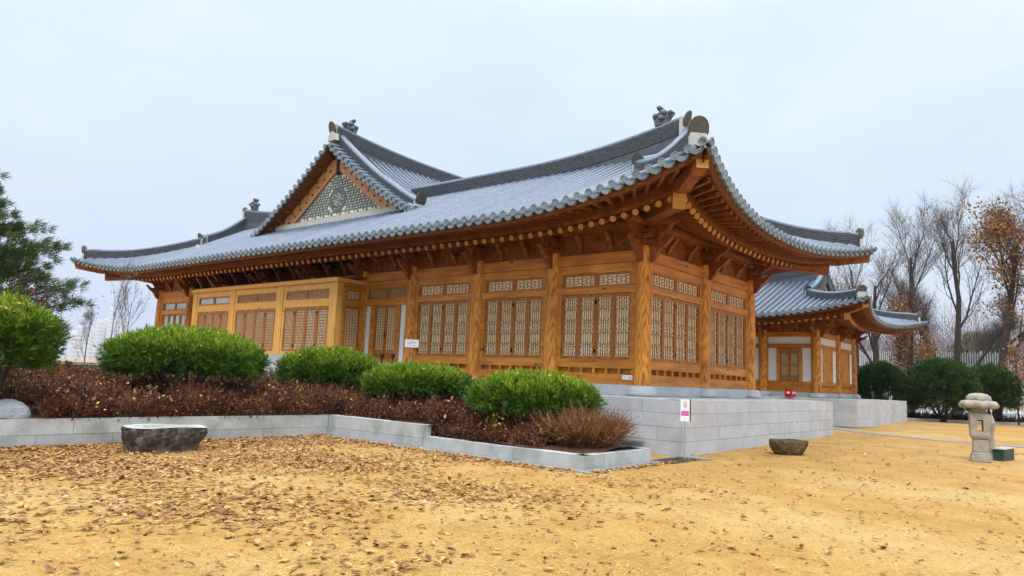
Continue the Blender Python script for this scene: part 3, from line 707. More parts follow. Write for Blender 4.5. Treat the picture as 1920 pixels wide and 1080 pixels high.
def zbed(x, y):
    if y < 1.75: return -1.22+.10*max(0, (x+5.7)/3.7)+.03*math.sin(3*x+2*y)
    b = -1.0+.10*min(1, max(0, (x+5.7)/3.7))
    if y > 5: b += .46*min(1, (y-5)/6)**.8*(1 if x < -3.5 else .5)
    return b+.04*math.sin(2.1*x+1.3*y)*math.cos(1.7*y-x)
mb = MB()
def bedgrid(x0, x1, y0, y1, nx, ny):
    V = [(x0+(x1-x0)*i/nx, y0+(y1-y0)*j/ny, zbed(x0+(x1-x0)*i/nx, min(y0+(y1-y0)*j/ny, y1)-1e-4)) for j in range(ny+1) for i in range(nx+1)]
    mb.add(V, [(j*(nx+1)+i, j*(nx+1)+i+1, (j+1)*(nx+1)+i+1, (j+1)*(nx+1)+i) for j in range(ny) for i in range(nx)])
bedgrid(-5.72, -3.62, -2.05, 1.74, 10, 16); bedgrid(-5.72, -1.95, 1.76, 5.0, 16, 14); bedgrid(-24, -1.95, 5.0, 13.4, 60, 36); bedgrid(-3.62, -1.95, -1.2, 1.74, 6, 10)
tag(mb.build('flower_bed_soil', M_soil), kind='structure')

G0 = -1.47
wallroot = empty('planter_wall', (-5.85, 5, G0), 'low L-shaped grey granite planter wall with two courses in front of the brown shrubs', 'wall')
mb = MB()
stone_wall(mb, (-24, 5.0), (-5.85, 5.0), G0, (.20, .28), .24, (0, -1), 1.55); mb.build('stone_course', M_kerb, wallroot)
mb = MB(); stone_wall(mb, (-5.85, 5.0), (-5.85, 1.80), G0, (.20, .28), .24, (-1, 0), 1.6); mb.build('stone_course', M_kerb, wallroot)
kr = empty('planter_kerb', (-5.85, -2.2, G0), 'single-course granite kerb with a bevelled corner round the lower end of the shrub bed', 'kerb')
mb = MB(); stone_wall(mb, (-5.85, 1.79), (-5.85, -2.2), G0, (.25,), .24, (-1, 0), 1.3)
stone_wall(mb, (-5.85, -2.2), (-3.5, -2.2), G0, (.25,), .20, (0, -1), .8); mb.build('stone_course', M_kerb, kr)
mb = MB(); stone_wall(mb, (-3.5, -2.2), (-3.5, -1.2), G0, (.27,), .2, (1, 0), 1.0); mb.build('stone_course', M_kerb, kr)
mb = MB(); mb.box((-6.15, -2.5, G0-.1), (-3.3, -2.22, G0+.015)); mb.box((-6.15, -2.22, G0-.1), (-5.87, 4.96, G0+.015)); tag(mb.build('drain_strip', M_slab), 'narrow paving strip at the foot of the granite kerb and planter wall', 'paving strip')
dr = empty('drain_pit', (-2.5, -2.35, G0), 'dark rectangular drain pit with stone rim at the foot of the sign post', 'drain')
mb = MB(); mb.box((-3.25, -2.62, G0-.02), (-2.15, -2.12, G0+.008)); mb.build('grate', M_iron, dr)
mb = MB(); mb.box((-2.14, -2.75, G0-.02), (-1.88, -2.10, G0+.03)); mb.box((-3.3, -2.11, G0-.02), (-1.95, -2.06, G0+.03)); mb.build('rim', M_slab, dr)

bw = empty('terrace_wall', (-14, 13.6, -.5), 'white stone terrace wall behind the shrub bed at the left edge', 'wall')
mb = MB(); stone_wall(mb, (-30, 13.6), (-1.95, 13.6), -1.0, (.45, .45), .3, (0, -1), 2.2); mb.build('stone_course', M_granite, bw)
mb = MB(); mb.box((-30, 13.55, -.095), (-1.95, 13.95, -.035)); mb.build('cap_stone', M_granite, bw)
mb = MB(); mb.box((-8.6, 13.5, -1.0), (-8.52, 13.56, -.04)); mb.build('corner_strip', M_steel, bw)

# ------------------------------------------------------------------ main hall
def plankbay(root, F, a, b, hm):
    mb = MB(); F.box(mb, a+.18, b-.18, 0, ZF, -.06, .03); mb.build('plank_wall', M_woodv, root)
def hall_body(root, W, Ly, bxs, ays, mods, lattices=True, far=False):
    FA = Fr((0, 0, 0), (0, 1, 0), (-1, 0, 0)); FB = Fr((0, 0, 0), (1, 0, 0), (0, -1, 0))
    for y in ays: column(root, 0, y)
    for x in bxs[1:]: column(root, x, 0)
    column(root, W, Ly)
    for F, us, hm, nm in ((FA, ays, M_woodh, 'A'), (FB, bxs, M_woodx, 'B')):
        for i in range(len(us)-1):
            a, b = us[i]+CR-.03, us[i+1]-CR+.03
            hbeam('tie_beam', F, a, b, ZF, ZC, -.11, .115, root, hm)
            hbeam('plinth_stone', F, us[i]+.28, us[i+1]-.28, -.27, -.004, -.12, .10, root, M_granite)
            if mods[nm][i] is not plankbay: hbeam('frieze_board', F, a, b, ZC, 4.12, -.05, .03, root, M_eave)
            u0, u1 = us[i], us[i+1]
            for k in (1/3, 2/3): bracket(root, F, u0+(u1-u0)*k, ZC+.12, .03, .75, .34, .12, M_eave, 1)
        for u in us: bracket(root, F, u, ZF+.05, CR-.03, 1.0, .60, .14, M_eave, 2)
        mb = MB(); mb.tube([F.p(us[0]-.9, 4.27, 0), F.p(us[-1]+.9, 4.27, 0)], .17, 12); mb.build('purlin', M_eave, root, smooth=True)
        for i, f in enumerate(mods[nm]):
            if f: f(root, F, us[i], us[i+1], hm)
    # plain walls on the two sides turned away
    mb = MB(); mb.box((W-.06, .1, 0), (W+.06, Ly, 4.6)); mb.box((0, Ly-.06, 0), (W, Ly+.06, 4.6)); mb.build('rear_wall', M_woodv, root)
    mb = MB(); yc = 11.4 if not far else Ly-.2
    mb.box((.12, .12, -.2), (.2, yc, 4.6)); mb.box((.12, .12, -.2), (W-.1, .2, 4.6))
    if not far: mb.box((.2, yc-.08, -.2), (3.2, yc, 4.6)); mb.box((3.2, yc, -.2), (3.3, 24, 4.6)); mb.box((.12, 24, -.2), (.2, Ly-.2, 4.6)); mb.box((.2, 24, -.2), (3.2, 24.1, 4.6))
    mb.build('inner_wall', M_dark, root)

hall = empty('tile_roofed_hall', (0, 0, 0), 'long wooden hall with large tiled roof and patterned gable, on a pale granite podium', 'hall')
AY = [0, 2.9, 5.79, 8.756, 11.318, 14.5, 17.8, 21.1, 24.05, 27.1]
BX = [0, 3.56, 7.04]
W, LY = 7.04, 27.1
lat = lambda root, F, a, b, hm: bay_lattice(root, F, a, b, hm)
lat7 = lambda root, F, a, b, hm: bay_lattice(root, F, a, b, hm, nsq=7)
def bay_door(root, F, u0, u1, hm):
    a, b = u0+CR-.03, u1-CR+.03
    mb = MB(); F.box(mb, a, b, 2.35, ZL1, -.06, .06); F.box(mb, a, b, ZT1, ZF, -.06, .047)
    F.box(mb, a, a+.1, ZL1, ZT1, -.06, .05); F.box(mb, b-.1, b, ZL1, ZT1, -.06, .05)
    F.box(mb, a+.34, a+.55, .36, 2.35, -.06, .055); F.box(mb, b-.52, b-.30, .36, 2.35, -.06, .055); F.box(mb, a+.55, b-.52, .36, .44, -.06, .052); mb.build('door_frame', hm, root)
    for q0, q1 in ((a+.06, a+.34), (b-.30, b-.04)):
        mb = MB(); F.box(mb, q0, q1, .36, 2.35, -.05, .015); mb.build('plaster_panel', M_plaster, root)
    c0, c1 = a+.55, b-.52; h = (c0+c1)/2
    for x0, x1, g in ((c0, h, -1), (h, c1, 1)):
        o = leaf(root, F, x0, x1, .74, 2.35, -.03, 'square', M_paperw, g)
        mb = MB(); framed(mb, F, x0+.004, x1-.004, .44, .74, -.03, .02, .07, .06); F.box(mb, x0+.07, x1-.07, .5, .68, -.03, -.005); mb.build('kick_panel', M_stile, o)
    mb = MB(); F.box(mb, h-.05, h+.05, 1.25, 1.40, .02, .035); mb.build('door_lock', M_iron, root)
    m = (a+b)/2
    for x0, x1 in ((a+.1, m), (m, b-.1)): leaf(root, F, x0, x1, ZL1, ZT1, -.03, 'bars', M_paperw, 0, 'transom_window')
    mb = MB(); F.box(mb, a-.1, b+.1, -.27, .10, -.1, .55); F.box(mb, a, b, .10, .36, -.1, .16); mb.build('door_step', M_step, root)
blankbay = lambda root, F, a, b, hm: bay_lattice(root, F, a, b, M_woodv, 'blank', pane=M_glass)
mods = {'A': [lat, lat, lat, bay_door, plankbay, plankbay, plankbay, plankbay, blankbay], 'B': [lat7, lat7]}
hall_body(hall, W, LY, BX, AY, mods)
rafters(hall, W, LY)
roof = wing_roof(hall, W, LY, [(.73, 13.0, True, False), (18.0, 26.0, False, True)], leftgable=1.1)

# projecting railing room on the long side
XB = -1.35; FP = Fr((XB, 0, 0), (0, 1, 0), (-1, 0, 0)); FS = Fr((XB, 11.2, 0), (1, 0, 0), (0, -1, 0))
posts = [(11.10, 11.42), (14.35, 14.68), (17.76, 18.05), (20.85, 21.15)]
for a, b in posts:
    mb = MB(); FP.box(mb, a, b, .55, 3.08, -.26, .0); mb.build('bay_post', M_pale, hall)
mb = MB(); FP.box(mb, 11.02, 21.25, 3.08, 3.22, -.45, .06); FS.box(mb, .46, 1.32, 3.083, 3.217, -.1, .14); mb.build('bay_cornice', M_pale, hall)
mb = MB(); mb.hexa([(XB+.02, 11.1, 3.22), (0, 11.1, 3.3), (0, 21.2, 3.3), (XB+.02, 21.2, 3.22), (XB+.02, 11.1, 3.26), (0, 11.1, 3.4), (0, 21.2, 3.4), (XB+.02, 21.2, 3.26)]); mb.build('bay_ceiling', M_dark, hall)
for i in range(3):
    a, b = posts[i][1], posts[i+1][0]
    mb = MB(); FP.box(mb, a, b, 2.25, 2.52, -.2, -.02); FP.box(mb, a, b, 2.86, 3.08, -.2, -.025)
    FP.box(mb, a, a+.12, .55, 2.25, -.2, -.03); FP.box(mb, b-.12, b, .55, 2.25, -.2, -.03)
    FP.box(mb, a, a+.16, 2.52, 2.86, -.2, -.03); FP.box(mb, b-.16, b, 2.52, 2.86, -.2, -.03); FP.box(mb, a+.12, b-.12, .55, .66, -.2, -.035); mb.build('bay_frame', M_pale, hall)
    w0, w1 = a+.12, b-.12
    for k in range(4): leaf(hall, FP, w0+(w1-w0)*k/4, w0+(w1-w0)*(k+1)/4, .66, 2.25, -.085, 'grid', M_paper, -1 if k % 2 else 1)
    m = (w0+w1)/2
    for q0, q1, pv in ((w0+.04, m, 0), (m, w1-.04, 1)):
        leaf(hall, FP, q0, q1, 2.52, 2.86, -.085, 'blank' if i == 2 else 'grid', M_glass if i == 2 else M_paperw, 0, 'transom_window')
mb = MB(); FS.box(mb, .26, 1.3, 2.28, 2.50, -.05, .07); FS.box(mb, .26, 1.3, 2.86, 3.08, -.05, .07); FS.box(mb, .26, .40, .55, 2.86, -.05, .066); FS.box(mb, 1.08, 1.3, .55, 2.86, -.05, .066); FS.box(mb, .40, 1.08, .55, .75, -.05, .06); mb.build('bay_frame', M_woodx, hall)
leaf(hall, FS, .40, 1.08, .75, 2.28, -.0, 'square', M_paperw, 1); leaf(hall, FS, .40, 1.08, 2.50, 2.86, -.0, 'square', M_paperw, 0, 'transom_window')
mb = MB(); stone_wall(mb, (XB-.02, 21.2), (XB-.02, 11.1), -.27, (.56, .26), .3, (-1, 0), 1.9); stone_wall(mb, (XB, 11.1), (0, 11.1), -.27, (.56, .26), .3, (0, -1), 1.3); mb.build('bay_foundation', M_step, hall)

# cross gable facing the yard
XV, XW, YC, HW, GB, GA = .9, 1.62, 15.5, 5.15, 6.0, 9.42
def zg(dy): t = max(-.1, 1-dy/HW); return GB+(GA-GB)*(.80*t+.20*t*t)
B = MB(); TE = []
for sg in (-1, 1):
    T, E = MB(), MB(); TE.append((T, E))
    dys = np.linspace(HW+.15, 0, 15)
    for x0, x1 in ((XV, 5), (5, 9.6)):
        V = [(x, YC+sg*d, zg(d)-.05) for d in dys for x in (x0, x1)]
        B.add(V, [(2*i, 2*i+1, 2*i+3, 2*i+2) for i in range(14)], 0, sg > 0)
    x = XV+.75
    while x < 9.4:
        for j in range(14):
            V = []; ang = np.linspace(0, math.pi, 6)
            for d, r in ((dys[j], .088), (dys[j+1]+.0, .076)):
                for t in ang: V.append((x+r*math.cos(t), YC+sg*d, zg(d)-.03+r*math.sin(t)))
            T.add(V, [(q, q+1, q+7, q+6) for q in range(5)], 0, sg < 0)
        x += TSP
    nv = 18                                  # verge tiles jutting out along the rake
    for i in range(nv+1):
        d = .18+(HW-.05)*i/nv; sl = math.atan2(zg(d)-zg(d+.1), .1)
        c = np.array([XV, YC+sg*d, zg(d)+.03])
        T.tube([c+np.array([.62, 0, .04]), c], [.095, .10], 10, 0, caps=False)
        E.tube([c+np.array([.04, 0, 0]), c-np.array([.03, 0, 0])], .105, 12, 0)
        if i < nv:
            d2 = d+(HW-.05)/nv/2; z2 = zg(d2)-.02; dv = np.array([0, sg*math.cos(sl), -math.sin(sl)]); nn = np.array([0, -sg*math.sin(sl)*-1, -math.cos(sl)])
            nn = np.array([0, -sg*math.sin(sl), -math.cos(sl)])
            c2 = np.array([XV-.02, YC+sg*d2, z2]); hw = .135
            E.prism([c2+dv*a+nn*b for a, b in ((-hw, .0), (-hw*.85, .08), (-hw*.45, .14), (hw*.45, .14), (hw*.85, .08), (hw, .0), (0, .05))], (.07, 0, 0), 0)
    # corner tile at the foot of the rake
    c = np.array([XV+.35, YC+sg*(HW+.02), zg(HW)+.05])
    for o in (0, .36, .7): E.tube([c+np.array([o, -sg*.3, .2]), c+np.array([o-.15, sg*.22, .0])], .10, 10, 0)
cg = B.build('cross_gable_roof', M_tbase, hall)
for t_, e_ in TE: t_.build('cover_tiles', M_tile, cg, smooth=True); e_.build('verge_tiles', M_tend, cg)
mb = MB()
for sg in (-1, 1):
    ds = np.linspace(0.0, HW-.1, 9)
    for i in range(8):
        d0, d1 = ds[i], ds[i+1]; mb.hexa([(XW-.11, YC+sg*d0, zg(d0)-.98), (XW-.05, YC+sg*d0, zg(d0)-.98), (XW-.05, YC+sg*d1, zg(d1)-.86), (XW-.11, YC+sg*d1, zg(d1)-.86), (XW-.11, YC+sg*d0, zg(d0)-.17), (XW-.05, YC+sg*d0, zg(d0)-.17), (XW-.05, YC+sg*d1, zg(d1)-.17), (XW-.11, YC+sg*d1, zg(d1)-.17)], 0, sg > 0) if i == 0 else mb.hexa([(XW-.11, YC+sg*d0, zg(d0)-.86), (XW-.05, YC+sg*d0, zg(d0)-.86), (XW-.05, YC+sg*d1, zg(d1)-.86), (XW-.11, YC+sg*d1, zg(d1)-.86), (XW-.11, YC+sg*d0, zg(d0)-.17), (XW-.05, YC+sg*d0, zg(d0)-.17), (XW-.05, YC+sg*d1, zg(d1)-.17), (XW-.11, YC+sg*d1, zg(d1)-.17)], 0, sg > 0)
mb.build('bargeboard', M_barge, hall)
mb = MB()
for sg in (-1, 1):
    for i in range(11):
        d = .5+i*.40; z = zg(d)-.55; sl = math.atan2(zg(d)-zg(d+.1), .1)
        c = np.array([XW-.13, YC+sg*d, z-.05]); q = .06
        mb.prism([c+np.array([0, q, 0]), c+np.array([0, 0, q]), c-np.array([0, q, 0]), c-np.array([0, 0, q])], (.03, 0, 0))
mb.box((XW-.15, YC-.09, GA-1.2), (XW-.06, YC+.09, GA-.3))
mb.build('iron_studs', M_iron, hall)
mb = MB()
for sg in (-1, 1):
    for i in range(9):
        d0, d1 = HW*i/9, HW*(i+1)/9
        mb.hexa([(XV+.05, YC+sg*d0, zg(d0)-.16), (XW+.4, YC+sg*d0, zg(d0)-.16), (XW+.4, YC+sg*d1, zg(d1)-.16), (XV+.05, YC+sg*d1, zg(d1)-.16),
                 (XV+.05, YC+sg*d0, zg(d0)-.09), (XW+.4, YC+sg*d0, zg(d0)-.09), (XW+.4, YC+sg*d1, zg(d1)-.09), (XV+.05, YC+sg*d1, zg(d1)-.09)], 0, sg < 0)
        mb.beam((XV+.28, YC+sg*(d0+d1)/2, zg((d0+d1)/2)-.25), (XW+.3, YC+sg*(d0+d1)/2, zg((d0+d1)/2)-.25), .12, .12)
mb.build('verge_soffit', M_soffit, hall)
gw = MB(); ds = np.linspace(-HW, HW, 21)
gw.prism([(XW, YC-HW, 5.75)]+[(XW, YC+d, zg(abs(d))-.15) for d in ds]+[(XW, YC+HW, 5.75)], (.15, 0, 0))
gwall = gw.build('gable_wall', M_fretbg, hall)
# fret pattern
PL, PRr, PB, PA = 12.2, 18.8, 6.44, 8.52
hwp = (PRr-PL)/2; pc = (PL+PRr)/2
inside = lambda y, z, m=0: z > PB+m and abs(y-pc) < hwp*(1-(z-PB)/(PA-PB))-m*1.6
fr = MB(); cell = .115; zc0 = PB+.55
def fbar(y0, y1, z0, z1):
    if abs((y0+y1)/2-pc) < .54 and abs((z0+z1)/2-(zc0+.18)) < .50: return
    if all(inside(y, z, .06) for y in (y0, y1) for z in (z0, z1)): fr.box((XW-.028, y0, z0), (XW+.01, y1, z1))
t_ = cell*.20
for i in range(-60, 61):
    for j in range(0, 24):
        y, z = pc+i*cell, PB+.08+j*cell
        k = (i+2*j) % 5
        if k == 0: fbar(y-1.7*cell, y+1.7*cell, z-t_, z+t_); fbar(y-1.7*cell-t_, y-1.7*cell+t_, z+t_, z+.85*cell); 
        elif k == 2: fbar(y-t_, y+t_, z-.95*cell, z+.95*cell)
        elif k == 3: fbar(y-.5*cell, y+.6*cell, z-t_*.8, z+t_*.8)
fr.build('fret_pattern', M_fret, gwall)
rd = MB()
def arc(mb_, r, w, a0, a1, n=10, d=.03):
    for i in range(n):
        t0, t1 = a0+(a1-a0)*i/n, a0+(a1-a0)*(i+1)/n
        P = [(XW-d, pc+rr*math.cos(t), zc0+.18+rr*math.sin(t)) for rr, t in ((r-w, t0), (r+w, t0), (r+w, t1), (r-w, t1))]
        mb_.prism(P, (d+.01, 0, 0))
arc(rd, .08, .024, 0, 2*math.pi, 12); arc(rd, .19, .026, 0, 2*math.pi, 16)
for k in range(8):
    t = k*math.pi/4+.39; arc(rd, .29, .03, t-.22, t+.22, 4)
    for o in (-.2, .2):
        a, b = (XW-.03, pc+.29*math.cos(t+o), zc0+.18+.29*math.sin(t+o)), (XW-.03, pc+.40*math.cos(t+o), zc0+.18+.40*math.sin(t+o)); rd.beam(a, b, .05, .06, (1, 0, 0))
for s_ in (.47, .55):
    pts = [(s_*math.cos(t), s_*math.sin(t)) for t in np.arange(8)*math.pi/4+math.pi/8]
    for a, b in zip(pts, pts[1:]+pts[:1]): rd.beam((XW-.02, pc+a[0], zc0+.18+a[1]), (XW-.02, pc+b[0], zc0+.18+b[1]), .04, .045, (1, 0, 0))
rd.build('fret_medallion', M_fret, gwall)
ln = MB()
for a, b in (((PL, PB), (PRr, PB)), ((PL, PB), (pc, PA)), ((PRr, PB), (pc, PA))): ln.beam((XW-.02, *a), (XW-.02, *b), .05, .035, (1, 0, 0))
ln.build('fret_border', M_fretred, gwall)
mb = MB(); mb.box((XW-.20, YC-4.3, 5.70), (XW+.1, YC+4.3, 6.39)); mb.build('gable_foot', M_mortar, hall)
# ridges of the cross gable
sec, smi = ridge_section(.50, .18, 8); xs = np.linspace(XV+.3, 9.8, 18)
path = [(x, YC, GA-.10+.42*max(0, 1-(x-XV)/6.5)**2) for x in xs]
mb = MB(); mb.sweep(path, sec, 0, smi, capmi=3); p0 = path[0]
mangwa(mb, (p0[0]-.10, YC, p0[2]+.16), (-1, 0, 0), .20, .52, 4, lean=.3); mb.prism([(p0[0]-.14, YC+a, p0[2]+b) for a, b in ((-.26, -.12), (.26, -.12), (.2, .16), (0, .30), (-.2, .16))], (.2, 0, 0), 3)
for i in range(len(path)-1):
    a, b = path[i], path[i+1]
    mb.hexa([(a[0], YC-.15, GA-.3), (b[0], YC-.15, GA-.3), (b[0], YC+.15, GA-.3), (a[0], YC+.15, GA-.3), (a[0], YC-.15, a[2]+.01), (b[0], YC-.15, b[2]+.01), (b[0], YC+.15, b[2]+.01), (a[0], YC+.15, a[2]+.01)], 0)
mb.build('ridge', [M_ridge, M_tile, M_tbase, M_mortar, M_orn], hall)
mb = MB(); dragon(mb, (p0[0]+.85, YC, p0[2]+.50), (1, 0, 0), .70); mb.build('ridge_dragon', M_dragon, hall)
sec2, smi2 = ridge_section(.40, .19, 6)
for sg in (-1, 1):
    ds = np.linspace(.1, HW-.05, 12); path = [(XV+.62, YC+sg*d, zg(d)-.03+.12*max(0, 1-d/2.5)) for d in ds]
    mb = MB(); mb.sweep(path, sec2, 0, smi2, capmi=3); e_ = path[-1]
    mangwa(mb, (e_[0], e_[1]+sg*.08, e_[2]+.30), (0, sg, 0), .24, .46, 4, lean=.3); mb.box((e_[0]-.2, e_[1]-.08, e_[2]-.2), (e_[0]+.2, e_[1]+.08, e_[2]+.42), 3)
    mb.build('descending_ridge', [M_ridge, M_tile, M_tbase, M_mortar, M_orn], hall)

# podium
PX, PY = -1.9, -2.08
mb = MB(); stone_wall(mb, (PX, 33), (PX, PY), G0, (.30, .30, .30, .295), .5, (-1, 0), 1.35)
stone_wall(mb, (PX, PY), (9.0, PY), G0, (.30, .30, .30, .295), .5, (0, -1), 1.5)
mb.box((PX+.45, PY+.45, G0), (9.0, 33, -.278)); stone_wall(mb, (9.0, PY), (9.0, 12), G0, (.30, .30, .30, .295), .3, (1, 0), 1.5)
pod = mb.build('podium', M_granite, hall)
pl = empty('wall_plaque', (0, .38, .22), 'small white plaque screwed to the sill beside the corner column', 'plaque')
mb = MB(); FA_ = Fr((0, 0, 0), (0, 1, 0), (-1, 0, 0)); FA_.box(mb, .24, .54, .13, .245, .06, .075); mb.build('panel', M_white, pl)
mb = MB()
for k in range(3): FA_.box(mb, .27+.025*k, .285+.025*k, .155, .20+.01*(k % 2), .076, .078)
FA_.box(mb, .40, .50, .18, .186, .076, .078); mb.build('lettering', M_ink, pl)

# ------------------------------------------------------------------ second hall
TF.s = np.array([.865, .865, .735]); TF.o = np.array([15.4, .35, -.03])
hall2 = empty('tile_roofed_hall', tuple(TF.o), 'smaller wooden hall with white plaster panels standing behind the corner of the large hall', 'hall')
W2, LY2 = 6.4, 11.0
plA = lambda root, F, a, b, hm: bay_plaster(root, F, a, b, hm)
plB = lambda root, F, a, b, hm: bay_plaster(root, F, a, b, hm, True)
hall_body(hall2, W2, LY2, [0, 3.4, 6.4], [0, 2.6, 5.3, 8.1, 11.0], {'A': [plA, plA, plA, plA], 'B': [plB, plB]}, far=True)
rafters(hall2, W2, LY2, far=True)
wing_roof(hall2, W2, LY2, [(.43, 10.4, True, True)], leftgable=.9)
mb = MB(); stone_wall(mb, (-1.9, 13), (-1.9, -2.3), -1.70, (.44, .34, .34, .30), .5, (-1, 0), 1.3); stone_wall(mb, (-1.9, -2.3), (8.2, -2.3), -1.70, (.44, .34, .34, .30), .5, (0, -1), 1.3)
stone_wall(mb, (8.2, -2.3), (8.2, 12), -1.70, (.44, .34, .34, .30), .4, (1, 0), 1.3)
mb.box((-1.5, -1.9, -1.4), (7.9, 13, -.278)); mb.build('podium', M_granite, hall2)
TF.s = 1.0; TF.o = np.zeros(3)

# ------------------------------------------------------------------ planting
def pine_cushion(name, label, cat, c, rx, ry, rz, zg_, seed, clumps=150, nl=.105, mat_=None, under=.42, group=None, rc=.165, tufts=48, litter=50, per=8, trunk_r=.07, stems=5, nw=.007):
    r_ = np.random.default_rng(seed); c = np.array(c, float)
    root = empty(name, (c[0], c[1], zg_), label, cat, group)
    k = np.arange(clumps)+.5; ph = np.arccos(1-1.55*k/clumps); th = math.pi*(1+5**.5)*k+r_.normal(0, .15, clumps)
    d = np.stack([np.cos(th)*np.sin(ph), np.sin(th)*np.sin(ph), np.cos(ph)], 1)
    R_ = np.array([rx, ry, rz]); low = d[:, 2] < 0
    P = d*R_; P[low, 2] *= under/.55; P *= (1+r_.normal(0, .028, clumps))[:, None]*(.93)
    nrm = unit(d/R_)
    # inner layer closes the crown
    ki = clumps//2; idx = r_.integers(0, clumps, ki); P2 = P[idx]*r_.uniform(.55, .85, ki)[:, None]
    cen = np.concatenate([P, P2]); nn = np.concatenate([nrm, nrm[idx]])
    n = len(cen); tb = np.repeat(cen, tufts, 0)+r_.normal(size=(n*tufts, 3))*rc*np.array([.62, .62, .40])
    tn = np.repeat(nn, tufts, 0)
    dirs = unit(tn*.85+np.array([0, 0, .50])+r_.normal(0, .28, tb.shape))
    B_ = np.repeat(tb, per, 0); D_ = unit(np.repeat(dirs, per, 0)+r_.normal(0, .32, (len(tb)*per, 3)))
    Q = blades(B_+c, D_, nl*r_.uniform(.65, 1.15, len(B_)), nw)
    young = None
    if mat_ is None:
        q_ = np.repeat(tb, per, 0); outer = np.sum((q_/R_)**2, 1) > .72; up_ = np.repeat(tn, per, 0)[:, 2]
        young = (outer & (r_.random(len(q_)) < np.clip((up_-.45)*1.5, 0, .62))).astype(int)  # upward-facing outer tufts get the painted top-lit tone
    cr_ = quads('crown', Q, [mat_] if mat_ else [M_needle, M_toplit], young, root)
    if litter:
        th = r_.uniform(0, 2*math.pi, litter); q = np.sqrt(r_.uniform(0, .7, litter)); pp = np.stack([q*np.cos(th)*rx, q*np.sin(th)*ry, rz*np.sqrt(1-q*q)+.10], 1)
        quads('fallen_leaves', leafquads(pp+c, r_.uniform(.03, .055, litter), .8), M_yell, None, root)
    mb = MB()
    for i in range(stems):
        a = 2*math.pi*i/stems+r_.uniform(-.4, .4); q = r_.uniform(.35, .75)
        p0 = np.array([c[0]+r_.uniform(-.12, .12), c[1]+r_.uniform(-.12, .12), zg_-.05]); p2 = c+np.array([rx*q*math.cos(a), ry*q*math.sin(a), 0])
        p1 = (p0*.55+p2*.45)+np.array([0, 0, -.12*abs(p2[2]-p0[2])]); 
        mb.tube([p0, p1, p2], [trunk_r, trunk_r*.75, trunk_r*.35], 6)
    mb.build('trunk', M_bark, root)
    return root
pine_cushion('pruned_pine', 'clipped cushion pine at the left edge, nearest the big pine, above a pale boulder', 'shrub', (-12.55, 5.7, .36), .98, .98, .62, -.95, 11, 150, stems=6, under=.72)
pine_cushion('pruned_pine', 'widest clipped cushion pine, in front of the glazed railing bay with pale fresh timber', 'shrub', (-8.4, 7.0, .14), 1.64, 1.64, .62, -.62, 12, 270, litter=90, stems=7)
pine_cushion('pruned_pine', 'clipped cushion pine covering the foot of the narrow double door', 'shrub', (-3.9, 7.7, -.04), 1.36, 1.36, .62, -.80, 13, 200, stems=6)
pine_cushion('pruned_pine', 'flattest clipped cushion pine, sprinkled with pale fallen leaves, second from the corner of the bed', 'shrub', (-4.05, 3.95, -.18), 1.24, 1.24, .36, -.92, 14, 190, litter=110, stems=6)
pine_cushion('pruned_pine', 'round clipped cushion pine nearest the sign post, at the lower corner of the bed', 'shrub', (-4.2, .18, -.38), 1.28, 1.28, .47, -1.16, 15, 200, stems=6)

def thatch(n, sampler, hgt, seed):
    """upright dead twigs with clinging leaves; returns quads + material ids"""
    r_ = np.random.default_rng(seed); xy = sampler(r_, n); n = len(xy)
    z0 = np.array([zbed(x, y) for x, y in xy]); lump = np.array([np.clip(.5+.4*math.sin(2.7*x+1.3*y)*math.sin(1.9*y-1.1*x+.7)+.45*math.sin(6.1*x-2*y)*math.sin(5.3*y+1.7*x), 0, 1) for x, y in xy])
    h = hgt*(.36+.64*lump)*r_.uniform(.6, 1.25, n)
    base = np.stack([xy[:, 0], xy[:, 1], z0-.02], 1); d = unit(np.stack([r_.normal(0, .28, n), r_.normal(0, .28, n), np.ones(n)], 1))
    Q = [blades(base, d, h, .006, .5)]; mi = [np.ones(n)]
    for k in range(3):
        f = r_.uniform(.3, .7, n)[:, None]; d2 = unit(d+r_.normal(0, .5, (n, 3)))
        Q.append(blades(base+d*h[:, None]*f, d2, h*.42, .004, .4)); mi.append(np.ones(n))
    for k in range(9):
        f = r_.uniform(.15, 1.02, n)[:, None]; p = base+d*h[:, None]*f+r_.normal(0, .045, (n, 3))
        Q.append(leafquads(p, r_.uniform(.018, .046, n))); mi.append(np.where(r_.random(n) < .07, 1, np.where(r_.random(n) < .012, 2, 0)))
    return np.concatenate(Q), np.concatenate(mi)
def samp_upper(r_, n):
    x = r_.uniform(-19, -2.1, n); y = 5.02+8*r_.random(n)**1.7; m = np.hypot(x+12.25, (y-5.3)*1.3) > .55; return np.stack([x, y], 1)[m]
def samp_mid(r_, n): return np.stack([r_.uniform(-5.6, -2.1, n), r_.uniform(1.75, 5.05, n)], 1)
def samp_low(r_, n): return np.stack([r_.uniform(-5.62, -3.1, n), r_.uniform(-1.0, 1.85, n)], 1)
Qa = [thatch(14500, samp_upper, .60, 21), thatch(3400, samp_mid, .54, 22), thatch(2600, samp_low, .54, 23)]
tag(quads('azalea_undergrowth', np.concatenate([a for a, b in Qa]), [M_azal, M_azalt, M_yell], np.concatenate([b for a, b in Qa])), kind='stuff')
r_ = np.random.default_rng(5)                     # pale leaf litter caught on the undergrowth
n = 1500; xy = np.concatenate([samp_upper(r_, n), samp_mid(r_, 140), samp_low(r_, 80)])
zz = np.array([zbed(x, y) for x, y in xy])+r_.uniform(.28, .55, len(xy))
tag(quads('leaf_litter', leafquads(np.stack([xy[:, 0], xy[:, 1], zz], 1), r_.uniform(.03, .065, len(xy)), .7), M_fall), kind='stuff')
